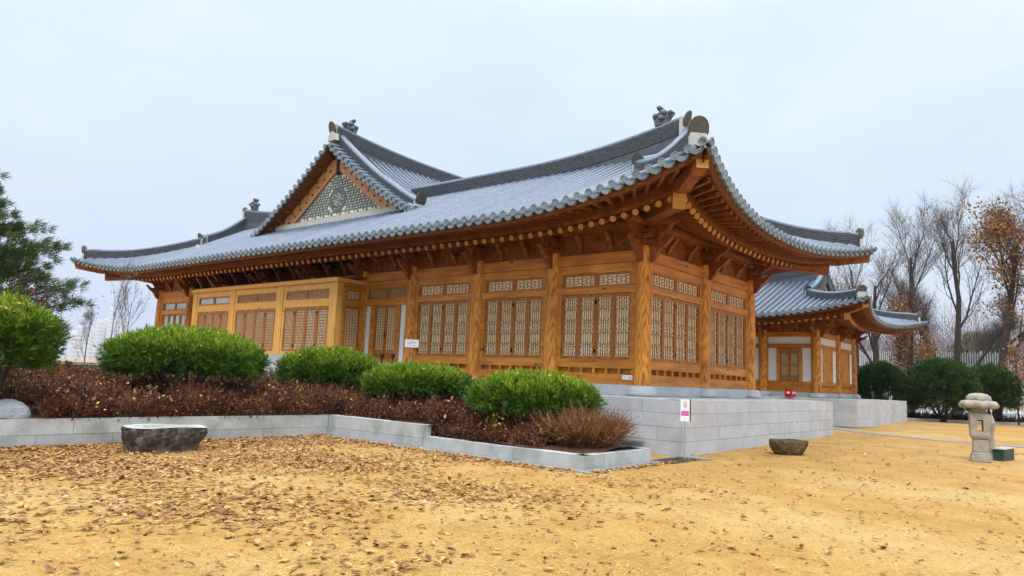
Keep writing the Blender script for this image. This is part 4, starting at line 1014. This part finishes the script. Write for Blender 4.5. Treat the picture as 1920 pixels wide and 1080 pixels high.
# the loose dry shrub at the bed corner
ds_ = empty('dry_shrub', (-4.55, -1.35, -1.2), 'loose straw-brown leafless shrub at the lower corner of the bed beside the granite kerb', 'shrub')
r_ = np.random.default_rng(31); n = 1500; a = r_.uniform(0, 2*math.pi, n); q = np.sqrt(r_.random(n))*.5
base = np.stack([-4.55+q*np.cos(a), -1.30+q*np.sin(a), np.full(n, -1.2)], 1); d = unit(np.stack([np.cos(a)*q*1.5, np.sin(a)*q*1.5, np.full(n, .75)], 1)+r_.normal(0, .16, (n, 3)))
L_ = r_.uniform(.35, .78, n); Q = [blades(base, d, L_, .006, .6)]; mi = [np.ones(n)]
for k in range(4):
    f = r_.uniform(.35, .9, n)[:, None]; Q.append(blades(base+d*L_[:, None]*f, unit(d+r_.normal(0, .45, (n, 3))+np.array([0, 0, .15])), L_*.35, .004, .5)); mi.append(np.where(r_.random(n) < .6, 1, 0))
for k in range(3):
    f = r_.uniform(.1, .9, n)[:, None]; Q.append(leafquads(base+d*L_[:, None]*f, r_.uniform(.015, .035, n))); mi.append(np.where(r_.random(n) < .45, 1, 0))
quads('twigs', np.concatenate(Q), [M_azal, M_straww], np.concatenate(mi), ds_)
yb = empty('yellow_leaved_shrub', (-5.2, .35, -1.2), 'small shrub with a few mustard-yellow leaves under the round clipped pine', 'shrub')
r_ = np.random.default_rng(32); n = 170; p = np.array([-5.25, .35, -.95])+r_.normal(0, 1, (n, 3))*np.array([.14, .22, .15]); quads('leaves', leafquads(p, r_.uniform(.02, .04, n)), M_yell, None, yb)
n = 40; b_ = np.repeat(np.array([[-5.2, .35, -1.22]]), n, 0)+r_.normal(0, .05, (n, 3)); quads('twigs', blades(b_, unit(r_.normal(0, .4, (n, 3))+np.array([0, 0, 1])), .45, .005), M_azalt, None, yb)

# fallen leaves and dry grass on the yard
def curled(c, ang, size, r_, tilt=.24):
    """two-quad leaves folded along the midrib"""
    n = len(c); u = np.stack([np.cos(ang), np.sin(ang), r_.normal(0, tilt, n)], 1); u = unit(u); v = unit(np.cross(np.array([0, 0, 1.]), u)); w_ = np.cross(u, v)
    s = size[:, None]; fold = r_.uniform(.0, .4, n)[:, None]; bow = r_.uniform(-.1, .35, n)[:, None]*s
    tip0, tip1 = c-u*s+w_*bow, c+u*s+w_*bow*.6; out = []
    for sg in (-1, 1):
        e0 = c-u*s*.25+v*sg*s*.52+w_*(s*fold); e1 = c+u*s*.45+v*sg*s*.40+w_*(s*fold*.8)
        out.append(np.stack([tip0, e0, e1, tip1], 1))
    return np.concatenate(out)
r_ = np.random.default_rng(41)
def ok_(x, y): return ~((x > -6.05) & (y > -2.4) & (x < -2.0)) & ~((x > -1.95) & (y > -2.1)) & (y < 4.95)
pts = []
def scat(n, fx, fy, keep=None):
    x, y = fx(n), fy(n); m = ok_(x, y)
    if keep is not None: m &= keep(x, y)
    pts.append(np.stack([x[m], y[m]], 1))
scat(30000, lambda n: r_.uniform(-16, -5.9, n), lambda n: 5-10*r_.random(n)**1.25, lambda x, y: r_.random(len(x)) < np.clip(.97-.082*(5-y)-.085*np.maximum(0, x+9.5)+.42*(np.sin(1.3*x+.8*y)*np.sin(.9*y-.7*x+1)), .05, 1))
scat(1500, lambda n: r_.uniform(-15, -2, n), lambda n: r_.uniform(-10, 2, n), lambda x, y: r_.random(len(x)) < .35+.4*(np.sin(.8*x+.5*y)*np.sin(.6*y-1.1*x+2) > .1))
scat(700, lambda n: r_.uniform(-12, 8, n), lambda n: r_.uniform(-12, -2, n))
scat(700, lambda n: r_.uniform(-6.5, -5.9, n), lambda n: r_.uniform(-2.3, 5, n)); scat(260, lambda n: r_.uniform(-6, -3.2, n), lambda n: r_.uniform(-2.62, -2.22, n))
xy = np.concatenate(pts); n = len(xy)
zz = np.array([gz(x) for x in xy[:, 0]])+r_.uniform(.006, .03, n)
tag(quads('fallen_leaves', curled(np.stack([xy[:, 0], xy[:, 1], zz], 1), r_.uniform(0, 2*math.pi, n), r_.uniform(.020, .062, n)*np.where(r_.random(n) < .12, 1.25, 1), r_), M_fall), kind='stuff')
n = 60000; dd = 5+11*r_.random(n)**1.6; aa = r_.uniform(-.25, 1.55, n)
x, y = CAM[0]+dd*np.cos(aa), CAM[1]+dd*np.sin(aa); m = ok_(x, y); x, y = x[m], y[m]; n = len(x)
base = np.stack([x, y, np.full(n, -1.468)], 1); a2 = r_.uniform(0, 2*math.pi, n); d = unit(np.stack([np.cos(a2), np.sin(a2), r_.uniform(.02, .5, n)], 1))
tag(quads('dry_grass', blades(base, d, r_.uniform(.025, .075, n), .0022, .5), M_straw), kind='stuff')
n = 2600; dd = 5+16*r_.random(n); aa = r_.uniform(-.25, 1.3, n); x, y = CAM[0]+dd*np.cos(aa), CAM[1]+dd*np.sin(aa); m = ok_(x, y); x, y = x[m], y[m]; n = len(x)
tag(quads('leaf_crumbs', curled(np.stack([x, y, np.array([gz(q) for q in x])+.008], 1), r_.uniform(0, 6.28, n), r_.uniform(.010, .026, n), r_), M_azal), kind='stuff')

# ------------------------------------------------------------------ trees
def grow(mb, p, d, L, r, lev, maxlev, ends, r_, up=.12, wob=.16, kids=(5, 8), ratio=.62, ang=.75, sides=(7, 5, 4, 3, 3)):
    k = max(3, int(5-lev*.5)); pts = [np.array(p, float)]; rad = [r]; d = np.array(d, float)
    for i in range(k):
        d = d+r_.normal(0, wob, 3)*(.6 if lev == 0 else 1)+np.array([0, 0, up]); d /= np.linalg.norm(d)
        pts.append(pts[-1]+d*L/k); rad.append(r*(1-(i+1)/k*(.62 if lev < maxlev else .85)))
    mb.tube(pts, rad, sides[min(lev, 4)], 0, caps=False)
    if lev >= maxlev: ends.append((pts[-1], d)); ends.append((pts[len(pts)//2], d)); return
    nk = r_.integers(kids[0], kids[1]+1)
    for i in range(nk):
        f = (.30 if lev == 0 else .18)+(.70 if lev == 0 else .8)*(i+r_.uniform(.1, .9))/nk; f = min(f, .99); q = f*k; j = min(int(q), k-1); pp = pts[j]+(pts[j+1]-pts[j])*(q-j)
        dd = pts[j+1]-pts[j]; dd /= np.linalg.norm(dd); a = r_.normal(size=3); a -= dd*np.dot(a, dd); a /= np.linalg.norm(a); an = ang*r_.uniform(.6, 1.15)
        nd = dd*math.cos(an)+a*math.sin(an)
        grow(mb, pp, nd, L*ratio*r_.uniform(.65, 1.1)*(1-.45*f if lev == 0 else 1-.25*f), max(rad[j]*.42, .006), lev+1, maxlev, ends, r_, up, wob*1.15, kids, ratio, ang, sides)
def bare_tree(name, label, cat, base, h, r, seed, maxlev=3, bark=None, lean=(0, 0), kids=(6, 8), ang=.62, leaf=None, nleaf=0, leafsize=.09, zr=(0, 99), up=.12, group=None, fork=None, ratio=.6):
    r_ = np.random.default_rng(seed); root = empty(name, base, label, cat, group); ends = []
    mb = MB(); d = np.array([lean[0], lean[1], 1.]); d /= np.linalg.norm(d)
    if fork:
        p1 = np.array(base)+np.array([lean[0], lean[1], 1.])*fork[0]
        mb.tube([base, p1], [r*1.15, r], 8)
        for fd, fl, fr_ in fork[1]: grow(mb, p1, unit(np.array(fd, float)), fl, r*fr_, 0, maxlev, ends, r_, up, .10, kids, ratio, ang)
    else: grow(mb, base, d, h, r, 0, maxlev, ends, r_, up, .06, kids, ratio, ang)
    E_ = np.array([e[0] for e in ends]); D_ = np.array([e[1] for e in ends]); k_ = 3 if h > 5 else 2; Bq = np.repeat(E_, k_, 0); Dq = unit(np.repeat(D_, k_, 0)+r_.normal(0, .55, Bq.shape)+np.array([0, 0, .15]))
    quads('twigs', blades(Bq, Dq, r_.uniform(.3, .9, len(Bq))*min(1, h/8), .006, .3), M_twigd if bark is not M_barkg else M_twigg, None, root)
    t = mb.build('trunk', bark or M_bark, root, smooth=True)
    if leaf is not None and nleaf:
        E_ = np.array([e[0] for e in ends]); E_ = E_[(E_[:, 2] > zr[0]) & (E_[:, 2] < zr[1])]
        if len(E_):
            i = r_.integers(0, len(E_), nleaf); p = E_[i]+r_.normal(0, .22, (nleaf, 3))
            quads('leaves', leafquads(p, r_.uniform(.6, 1.2, nleaf)*leafsize), leaf, None, root)
    return root
bare_tree('bare_tree', 'tall bare tree rising behind the tip of the large hall eave', 'tree', (29.5, 2.4, -1.25), 8.6, .16, 51, 3, M_barkg, kids=(6, 8), leaf=M_oak, nleaf=350, zr=(0, 6))
bare_tree('bare_tree', 'slender dark-trunked tree with hanging tan leaves just right of the small hall', 'tree', (29.7, 1.25, -1.25), 7.6, .22, 52, 3, M_bark, kids=(6, 8), leaf=M_oak, nleaf=1100, zr=(-1, 4.6))
bare_tree('bare_tree', 'bare upright tree with fine twigs and a few yellow leaves, left of the forked tree', 'tree', (33.2, .3, -1.25), 9.8, .20, 53, 3, M_barkg, kids=(8, 10), ang=.5, leaf=M_oak, nleaf=600, zr=(1, 6))
bare_tree('bare_tree', 'big bare grey tree that forks low behind the middle round conifer', 'tree', (32.6, -2.3, -1.25), 11, .26, 54, 3, M_barkg, kids=(7, 9), ang=.55, fork=(1.9, (((.02, -.03, 1), 8.6, .8), ((-.05, .62, .75), 4.8, .6), ((.1, -.6, .7), 4.2, .5))))
bare_tree('oak_tree', 'dark-trunked oak thick with withered brown leaves behind the stone lantern', 'tree', (29.3, -4.5, -1.25), 9.6, .25, 55, 3, M_bark, kids=(8, 9), ang=.75, leaf=M_oak, nleaf=4600, leafsize=.105, zr=(.4, 11), ratio=.58)
bare_tree('oak_tree', 'oak with rusty leaves cut by the right edge of the picture', 'tree', (31.5, -7.6, -1.25), 10.5, .25, 56, 3, M_bark, kids=(8, 9), ang=.8, leaf=M_oak, nleaf=4200, leafsize=.105, zr=(.2, 9), ratio=.58)
bare_tree('oak_sapling', 'young oak with rust-brown leaves low beside the fence behind the lantern roof', 'tree', (27.6, -5.6, -1.2), 3.0, .05, 57, 2, M_bark, kids=(6, 8), ang=.7, leaf=M_oak, nleaf=700, leafsize=.09)
bare_tree('oak_sapling', 'low branching oak with tan leaves between the small hall and the slender trees', 'tree', (30.5, -.4, -1.25), 5.0, .10, 58, 2, M_bark, kids=(8, 9), ang=.8, leaf=M_oak, nleaf=2600, leafsize=.10)
for i, (p, h, sd_, lb) in enumerate((((-4.0, 22.4, -.7), 3.9, 61, 'thin bare sapling standing alone between the cushion pines and the hall end'), ((-2.9, 23.6, -.7), 3.3, 62, 'shorter thin bare sapling right next to the hall end'), ((-5.2, 21.6, -.7), 2.3, 63, 'smallest thin bare sapling left of the lone sapling'))):
    bare_tree('bare_sapling', lb, 'sapling', p, h, .028, sd_, 2, M_barkg, kids=(7, 9), ang=.45, up=.2, leaf=M_oak, nleaf=25, leafsize=.05)
bare_tree('bare_bush', 'dark leafless bush with arching twigs behind the leftmost cushion pine', 'bush', (-10.6, 10.2, -.5), 1.6, .05, 64, 3, M_bark, kids=(5, 6), ang=.95, up=.02, ratio=.75)

# conical big pine, left edge
pr = empty('pine_tree', (-12.1, 12.9, -.5), 'tall dark green pine with layered boughs at the left edge of the yard', 'tree')
r_ = np.random.default_rng(71); mb = MB(); mb.tube([(-12.1, 12.9, -.5), (-12.05, 12.9, 3), (-12.1, 12.95, 5.4)], [.22, .17, .05], 9); tb, tn = [], []
for k in range(63):
    w_ = k//7; z = .30+.54*w_+r_.uniform(-.06, .06); L = max(.3, min(3.3, 3.75-.84*(z-1.0)))*r_.uniform(.70, 1.06); a = (k % 7)*.9+w_*.5+r_.uniform(-.25, .25); p0 = np.array([-12.07, 12.9, z])
    d = np.array([math.cos(a), math.sin(a), 0]); pts = [p0, p0+d*L*.5+np.array([0, 0, .02*L]), p0+d*L+np.array([0, 0, .20*L])]
    mb.tube(pts, [.05, .032, .012], 5, caps=False)
    for f in np.linspace(.25, 1.0, 7):
        q = pts[0]+d*L*f+np.array([0, 0, .20*L*f*f]); sp_ = .46*(1.12-f)*L*.6+.16
        for j in range(8):
            o = np.array([r_.normal(0, sp_), r_.normal(0, sp_), r_.normal(0, .035)+.04]); tb.append(q+o); tn.append(unit(d*.8+np.array([0, 0, .55])+o*.6))
mb.build('trunk', M_bark, pr)
tb, tn = np.array(tb), np.array(tn); per = 42; B_ = np.repeat(tb, per, 0)+r_.normal(0, .05, (len(tb)*per, 3)); D_ = unit(np.repeat(tn, per, 0)+r_.normal(0, .5, (len(tb)*per, 3)))
quads('needles', blades(B_, D_, r_.uniform(.10, .20, len(B_)), .008), M_needleb, None, pr)

mp_ = bare_tree('maple_shrub', 'low maple with dark red withered leaves between the big pine and the leftmost cushion pine', 'tree', (-10.7, 10.8, -.4), 1.7, .05, 66, 2, M_bark, kids=(6, 7), ang=.8, leaf=M_maple, nleaf=420, leafsize=.05)

# round conifers, low hedge, fence on the right
for (c, rx, rz, zb_, sd_, lb) in (((25.0, .05, .35), 1.22, 1.25, -1.2, 81, 'round dark conifer nearest the podium of the small hall'), ((25.6, -2.6, .45), 1.5, 1.42, -1.2, 82, 'largest round dark conifer, middle of the row below the forked tree'),
                               ((27.6, -4.45, .5), 1.22, 1.15, -1.2, 83, 'pointed round conifer just behind the stone lantern'), ((26.6, -7.3, -.25), .8, .62, -1.2, 84, 'small low conifer at the right edge beyond the stone lantern')):
    pine_cushion('round_conifer', lb, 'conifer', c, rx, rx, rz, zb_, sd_, int(150*rx), .16, M_needled, under=.8, group='round conifers along the fence', rc=.19, tufts=34, litter=0, per=6, trunk_r=.09, stems=5, nw=.012)
kb = empty('yard_kerb', (26, -3, -1.2), 'low grey stone kerb edging the hedge on the far side of the yard', 'kerb')
mb = MB(); kp = [(19.6, .9), (24.3, -.9), (28.4, -5.8), (33.5, -12)]
for a, b in zip(kp[:-1], kp[1:]): mb.beam((*a, -1.17), (*b, -1.17), .22, .16)
mb.build('kerb_stones', M_kerb, kb)
mb = MB(); mb.hexa([(19.6, .9, -1.35), (24.3, -.9, -1.35), (33.5, -12, -1.35), (36, 6, -1.35), (19.6, .9, -1.16), (24.3, -.9, -1.16), (33.5, -12, -1.16), (36, 6, -1.16)]); tag(mb.build('hedge_bed', M_soil), kind='structure')
r_ = np.random.default_rng(91); n = 5200; t = r_.random(n); seg = r_.random(n) < .42
A_ = np.where(seg[:, None], np.array([21.5, .4])+(np.array([24.6, -.75])-np.array([21.5, .4]))*t[:, None], np.array([24.6, -.75])+(np.array([33.3, -11.4])-np.array([24.6, -.75]))*t[:, None])
A_ = A_+np.array([.75, .55])*r_.uniform(.15, 1.0, n)[:, None]; b_ = np.stack([A_[:, 0], A_[:, 1], np.full(n, -1.2)], 1); d = unit(r_.normal(0, .3, (n, 3))+np.array([0, 0, 1])); h = r_.uniform(.25, .5, n)
Q = [blades(b_, d, h, .012, .5)]+[leafquads(b_+d*(h*r_.uniform(.2, 1, n))[:, None], r_.uniform(.025, .05, n)) for k in range(5)]
tag(quads('low_hedge', np.concatenate(Q), M_azal), kind='stuff')
mb = MB(); mb.add([(31, -30, -1.14), (75, -30, -1.14), (75, 30, -1.14), (31, 30, -1.14)], [(0, 1, 2, 3)]); tag(mb.build('pavement', M_pave), kind='structure')
fn = empty('picket_fence', (33.5, -1, -1.14), 'tall white metal picket fence behind the conifers and trees', 'fence')
fa, fb = np.array([36.5, 14.5]), np.array([31.2, -12.5]); L = np.linalg.norm(fb-fa); d = (fb-fa)/L; npan = 9; zt0, zt1 = 2.95, 2.45
for k in range(npan):
    mb = MB(); a, b = fa+d*L*k/npan, fa+d*L*(k+1)/npan; m_ = int(L/npan/.125)
    for i in range(m_):
        p = a+(b-a)*(i+.5)/m_; zt = zt0+(zt1-zt0)*(k+(i+.5)/m_)/npan; mb.box((p[0]-.02, p[1]-.024, -1.1), (p[0]+.02, p[1]+.024, zt+(.08 if i % 2 else 0)))
    for zr_ in (-.8, 1.9): mb.beam((a[0]+.04, a[1], zr_), (b[0]+.04, b[1], zr_), .04, .06)
    mb.build('picket_panel', M_fence, fn)
    mb = MB(); mb.box((a[0]+.03, a[1]-.04, -1.14), (a[0]+.11, a[1]+.04, zt0-.2)); mb.build('post', M_fence, fn)
r_ = np.random.default_rng(95); n = 26000; x = r_.uniform(46, 62, n); y = r_.uniform(-12, 16, n); top = 4.6+1.8*np.sin(.7*y+.3*x)+r_.normal(0, .6, n)
z = -1.2+(top+1.2)*r_.random(n)**.8; b_ = np.stack([x, y, z], 1); d = unit(r_.normal(0, .42, (n, 3))+np.array([0, 0, 1]))
tag(quads('bare_thicket', blades(b_, d, r_.uniform(.8, 2.0, n), .014, .4), M_twig), kind='stuff')
for i, (x, y, h, lb) in enumerate(((50, -1.5, 5.2, 'dark evergreen far behind the fence between the forked tree and the oak'), (56, -10, 6, 'dark evergreen far behind the fence at the right edge'))):
    pine_cushion('far_evergreen', lb, 'tree', (x, y, h*.42), 1.9, 1.9, h*.55, -1.2, 96+i, 150, .3, M_needled, under=.9, rc=.5, tufts=22, litter=0, per=5, trunk_r=.15, stems=3, nw=.02)

# ------------------------------------------------------------------ stones, lantern, signs
def rock(name, label, cat, c, size, rot, seed, m, mtop=None, prof=None, hollow=0, noise=.07, expo=2.6, n=44):
    r_ = np.random.default_rng(seed); root = empty(name, c, label, cat); mb = MB(); prof = prof or [(.80, 0), (.92, .25), (1.0, .6), (1.0, .88), (.95, 1.0)]
    ph = r_.uniform(0, 6.28, 12); cs, sn = math.cos(rot), math.sin(rot); rings = []
    rows = []
    for (f0, z0), (f1, z1) in zip(prof[:-1], prof[1:]):
        for t in (0, .5): rows.append((f0+(f1-f0)*t, z0+(z1-z0)*t))
    rows.append(prof[-1])
    def ring(f, z, nz=1.0):
        V = []
        for j in range(n):
            t = 2*math.pi*j/n; cx, sy = math.cos(t), math.sin(t); q = (abs(cx)**expo+abs(sy)**expo)**(-1/expo)
            w_ = 1+nz*noise*(math.sin(3*t+ph[0]+2*z)+.7*math.sin(5*t+ph[1]-5*z)+.6*math.sin(9*t+ph[2]+9*z)+.5*math.sin(14*t+ph[3]+14*z)+.4*r_.normal())*.5
            x, y = f*q*cx*size[0]*w_, f*q*sy*size[1]*w_
            V.append((c[0]+x*cs-y*sn, c[1]+x*sn+y*cs, c[2]+z*size[2]*(1+nz*noise*.5*math.sin(4*t+ph[4])*(z > .5))))
        return V
    R_ = [ring(f, z) for f, z in rows]
    V = [q for r2 in R_ for q in r2]; mb.add(V, [(i*n+j, i*n+(j+1) % n, (i+1)*n+(j+1) % n, (i+1)*n+j) for i in range(len(R_)-1) for j in range(n)])
    mb.build('body', m, root, smooth=False)
    tp = MB(); top = R_[-1]; ctr = np.mean(np.array(top), 0)
    rim = [tuple(ctr+(np.array(p)-ctr)*.72) for p in top]; low = [tuple(ctr+(np.array(p)-ctr)*.62-np.array([0, 0, hollow])) for p in top]
    V = top+rim+low; tp.add(V, [(k*n+j, k*n+(j+1) % n, (k+1)*n+(j+1) % n, (k+1)*n+j) for k in range(2) for j in range(n)]); tp.add(low, [tuple(range(n))])
    tp.build('top', mtop or m, root); return root
rock('stone_trough', 'wide dark weathered stone trough with a pale dressed top before the planter wall', 'stone', (-10.35, 3.62, G0-.02), (.66, .42, .44), -.2, 3, M_rock, M_rocktop, [(.84, 0), (.88, .3), (.98, .62), (1.0, .9), (.985, 1.0)], .10, .045, 4.0)
rock('stone_basin', 'small brown bowl-shaped stone basin on the open sand in front of the podium', 'stone', (1.12, -3.30, gz(1)-.02), (.44, .30, .36), -.76, 4, M_brownrock, M_brownrock, [(.62, 0), (.80, .25), (.95, .6), (1.0, .85), (.96, 1.0)], .08, .06, 2.8)
rock('boulder', 'smooth grey boulder half buried in the brown shrubs at the left edge', 'stone', (-12.25, 5.32, -1.04), (.36, .28, .36), .2, 6, M_boulder, None, [(1.0, 0), (1.0, .3), (.88, .62), (.6, .87), (.3, .97)], -.01, .04, 2.1)

LSW, LSZ = .72, .82; lr = math.atan2(-2.4, -20.3)+.10; LC = np.array([3.95, -6.78]); LZ = gz(3.95)
lt = empty('stone_lantern', (LC[0], LC[1], LZ), 'weathered stone lantern with a lobed roof and a square light opening', 'lantern')
Fl = Fr((LC[0], LC[1], LZ), (-math.sin(lr)*-1, math.cos(lr)*-1, 0), (math.cos(lr), math.sin(lr), 0))
def lblk(name, w0, w1, z0, z1):
    mb = MB(); w0, w1, z0, z1 = w0*LSW, w1*LSW, z0*LSZ, z1*LSZ; P = [Fl.p(a*w0/2, z0, b*w0/2) for a, b in ((-1, 1), (1, 1), (1, -1), (-1, -1))]+[Fl.p(a*w1/2, z1, b*w1/2) for a, b in ((-1, 1), (1, 1), (1, -1), (-1, -1))]
    mb.hexa(P, 0, Fl.flip); o = mb.build(name, M_lantern, lt); bv = o.modifiers.new('bevel', 'BEVEL'); bv.width = .018; bv.segments = 2; return o
lblk('base', .56, .54, 0, .20); lblk('base', .50, .44, .20, .27); lblk('shaft', .42, .41, .27, .64); lblk('collar', .46, .54, .64, .72)
mb = MB(); hw_, op = .27*LSW, .085*LSW
for u0, u1, n0, n1 in ((-hw_, -op, -hw_, hw_), (op, hw_, -hw_, hw_)): Fl.box(mb, u0, u1, .72*LSZ, 1.36*LSZ, n0, n1)
Fl.box(mb, -op, op, .72*LSZ, .86*LSZ, -hw_+.003, hw_-.003); Fl.box(mb, -op, op, 1.18*LSZ, 1.36*LSZ, -hw_+.003, hw_-.003); mb.build('light_chamber', M_lantern, lt)
lblk('neck', .40, .38, 1.36, 1.53)
def lobed(name, prof, lob, k, ph):
    mb = MB(); n = 48; V = []; F = []
    for r0, z in prof:
        for j in range(n):
            t = 2*math.pi*j/n; rr = r0*(1+lob*abs(math.sin(k*t/2+ph))-lob*.5); rr *= LSW*(1.1 if r0 > .4 else 1); V.append((LC[0]+rr*math.cos(t), LC[1]+rr*math.sin(t), LZ+z*LSZ+.02*math.cos(k*t+2*ph)*(r0 > .3)))
    F = [(i*n+j, i*n+(j+1) % n, (i+1)*n+(j+1) % n, (i+1)*n+j) for i in range(len(prof)-1) for j in range(n)]+[tuple((len(prof)-1)*n+j for j in range(n)), tuple(range(n-1, -1, -1))]
    mb.add(V, F); mb.build(name, M_lantern, lt, smooth=True)
lobed('roof', [(.22, 1.51), (.44, 1.52), (.49, 1.56), (.50, 1.62), (.45, 1.69), (.30, 1.74)], .12, 8, lr)
lobed('finial', [(.33, 1.71), (.345, 1.76), (.33, 1.84), (.24, 1.91), (.08, 1.94)], .18, 6, lr+.4)
rk = MB(); 
rock('stone_fragment', 'pale carved stone fragment leaning behind the lantern chamber', 'stone', (LC[0]+.75, LC[1]-.12, LZ), (.13, .12, 1.08), .3, 8, M_lantern, None, [(1, 0), (.8, .3), (.7, .62), (1.1, .8), (.6, .97)], -.01, .08, 2.2)
gb = empty('ground_lamp', (4.55, -7.08, gz(4.6)), 'dark green floor lamp box with a slanting pale lid beside the stone lantern', 'lamp')
ga = lr-.25; Fg = Fr((4.55, -7.08, gz(4.6)), (math.sin(ga), -math.cos(ga), 0), (math.cos(ga), math.sin(ga), 0)); mb = MB()
mb.hexa([Fg.p(u, z, n_) for u, z, n_ in ((-.10, 0, 0), (.10, 0, 0), (.02, 0, -.7), (-.22, 0, -.7), (-.10, .27, 0), (.10, .27, 0), (.02, .29, -.7), (-.22, .29, -.7))], 0, Fg.flip); mb.build('housing', M_green, gb)
mb = MB(); mb.hexa([Fg.p(u, z, n_) for u, z, n_ in ((-.125, .272, .03), (.125, .272, .03), (.03, .292, -.73), (-.25, .292, -.73), (-.125, .288, .03), (.125, .288, .03), (.03, .308, -.73), (-.25, .308, -.73))], 0, Fg.flip); mb.build('lid', M_greenlid, gb)

sg_ = empty('sign_post', (-2.4, -2.37, G0), 'slim steel post with a white notice bearing a red no-entry pictogram and a pink band', 'sign')
mb = MB(); mb.tube([(-2.4, -2.37, G0), (-2.4, -2.37, -.66)], .014, 8); mb.build('post', M_steel, sg_)
ang = math.atan2(-6.9, -14)+.35; Fs = Fr((-2.4, -2.37, 0), (-math.sin(ang)*-1, math.cos(ang)*-1, 0), (math.cos(ang), math.sin(ang), 0))
mb = MB(); Fs.box(mb, -.09, .105, -.69, -.24, .0, .03); mb.build('panel', M_white, sg_)
mb = MB(); Fs.box(mb, -.115, -.0905, -.69, -.235, -.03, .032); mb.build('edge', M_black, sg_)
mb = MB(); Fs.box(mb, -.075, .09, -.555, -.475, .03, .0315); mb.build('band', M_magenta, sg_)
mb = MB(); Fs.box(mb, -.075, .09, -.572, -.555, .03, .032); mb.build('band_line', M_magd, sg_)
mb = MB(); cz = -.345
for i in range(20):
    t0, t1 = 2*math.pi*i/20, 2*math.pi*(i+1)/20
    mb.prism([Fs.p(.008+r2*math.cos(t)*.8, cz+r2*math.sin(t)*1.25, .0305) for r2, t in ((.045, t0), (.053, t0), (.053, t1), (.045, t1))], Fs.n*.002)
mb.build('prohibition_ring', M_magd, sg_)
mb = MB(); Fs.box(mb, -.006, .020, -.38, -.335, .0305, .032); Fs.box(mb, .0, .014, -.325, -.312, .0305, .032); Fs.box(mb, .0, .016, -.64, -.625, .0305, .032); mb.build('pictogram', M_ink, sg_)

ib = empty('notice_board', (-1.2, 7.36, -.27), 'white landscape notice on a thin post in front of the column by the narrow door', 'sign')
mb = MB(); mb.tube([(-1.2, 7.36, -.27), (-1.2, 7.36, .85)], .012, 6); mb.build('post', M_steel, ib)
ai = math.atan2(-1, -1); Fi = Fr((-1.2, 7.36, 0), (math.sin(ai)*-1, -math.cos(ai)*-1*-1, 0), (math.cos(ai), math.sin(ai), 0))
Fi = Fr((-1.2, 7.36, 0), (.7071, -.7071, 0), (-.7071, -.7071, 0))
mb = MB(); Fi.box(mb, -.21, .21, .85, 1.09, .0, .02); mb.build('panel', M_white, ib)
mb = MB()
for zz_, u0, u1 in ((1.045, -.10, .06), (1.01, -.15, .14), (.985, -.15, .14), (.955, -.15, -.02), (.91, -.15, .13)): Fi.box(mb, u0, u1, zz_-.006, zz_+.006, .02, .0212)
mb.build('lettering', M_ink, ib)
for (x, y, lb) in ((-1.55, 7.80, 'short dark metal post beside the notice board'), (-1.55, 8.30, 'short dark metal post farther from the notice board, by the step')):
    bl = empty('barrier_post', (x, y, -.27), lb, 'post'); mb = MB(); mb.lathe([(.09, 0), (.09, .03), (.025, .04), (.025, .80)], (x, y, -.27), 8); mb.build('post', M_iron, bl); mb = MB(); mb.box((x-.045, y-.045, .50), (x+.045, y+.045, .62)); mb.build('belt_head', M_iron, bl)
for (x, y, lb) in ((13.55, .86, 'red fire extinguisher box on the small hall podium, the one nearer the large hall'), (13.95, .92, 'red fire extinguisher box on the small hall podium, the one nearer the corner column')):
    bx_ = empty('extinguisher_box', (x, y, -.235), lb, 'box'); mb = MB(); mb.box((x-.14, y-.14, -.235), (x+.14, y+.14, .05)); mb.box((x-.15, y-.15, .05), (x+.15, y+.15, .075)); mb.build('case', M_red, bx_)
    mb = MB(); mb.box((x-.143, y-.06, -.10), (x-.139, y+.06, -.02)); mb.box((x-.06, y-.143, -.10), (x+.06, y-.139, -.02)); mb.build('label', M_white, bx_)

# ------------------------------------------------------------------ far city
r_ = np.random.default_rng(99)
for i in range(11):
    a = R(39.77+29.2)+(.0065*(i-5))+r_.uniform(-.002, .002); D = 1750+r_.uniform(-150, 200); x, y = CAM[0]+D*math.cos(a), CAM[1]+D*math.sin(a); h = 105-abs(i-4)*9+r_.uniform(-22, 12); wd = r_.uniform(9, 15)
    tw = empty('apartment_tower', (x, y, -3), 'pale high-rise tower in the hazy city beyond the left end of the hall', 'tower', 'high-rise towers in the haze'); mb = MB(); mb.box((x-wd/2, y-wd/2, -3), (x+wd/2, y+wd/2, h)); mb.box((x-wd/4, y-wd/4, h), (x+wd/4, y+wd/4, h+4)); mb.build('body', M_city, tw)
    mb = MB()
    for z in np.arange(4, h-4, 8): mb.box((x-wd/2-.15, y-wd*.4, z), (x-wd/2+.1, y+wd*.4, z+3.5)); mb.box((x-wd*.4, y-wd/2-.15, z), (x+wd*.4, y-wd/2+.1, z+3.5))
    mb.build('windows', M_citywin, tw)

# ------------------------------------------------------------------ air
mb = MB(); mb.box((-2300, -2300, -4.0), (2300, 2300, 135))
hz = bpy.data.materials.new('haze'); hz.use_nodes = True; ht = hz.node_tree; ht.nodes.clear()
ho = ht.nodes.new('ShaderNodeOutputMaterial'); hv = ht.nodes.new('ShaderNodeVolumePrincipled'); hv.inputs['Color'].default_value = (.80, .86, .97, 1); hv.inputs['Density'].default_value = .00018; hv.inputs['Anisotropy'].default_value = .2
ht.links.new(hv.outputs[0], ho.inputs['Volume'])
tag(mb.build('haze', hz), kind='stuff')
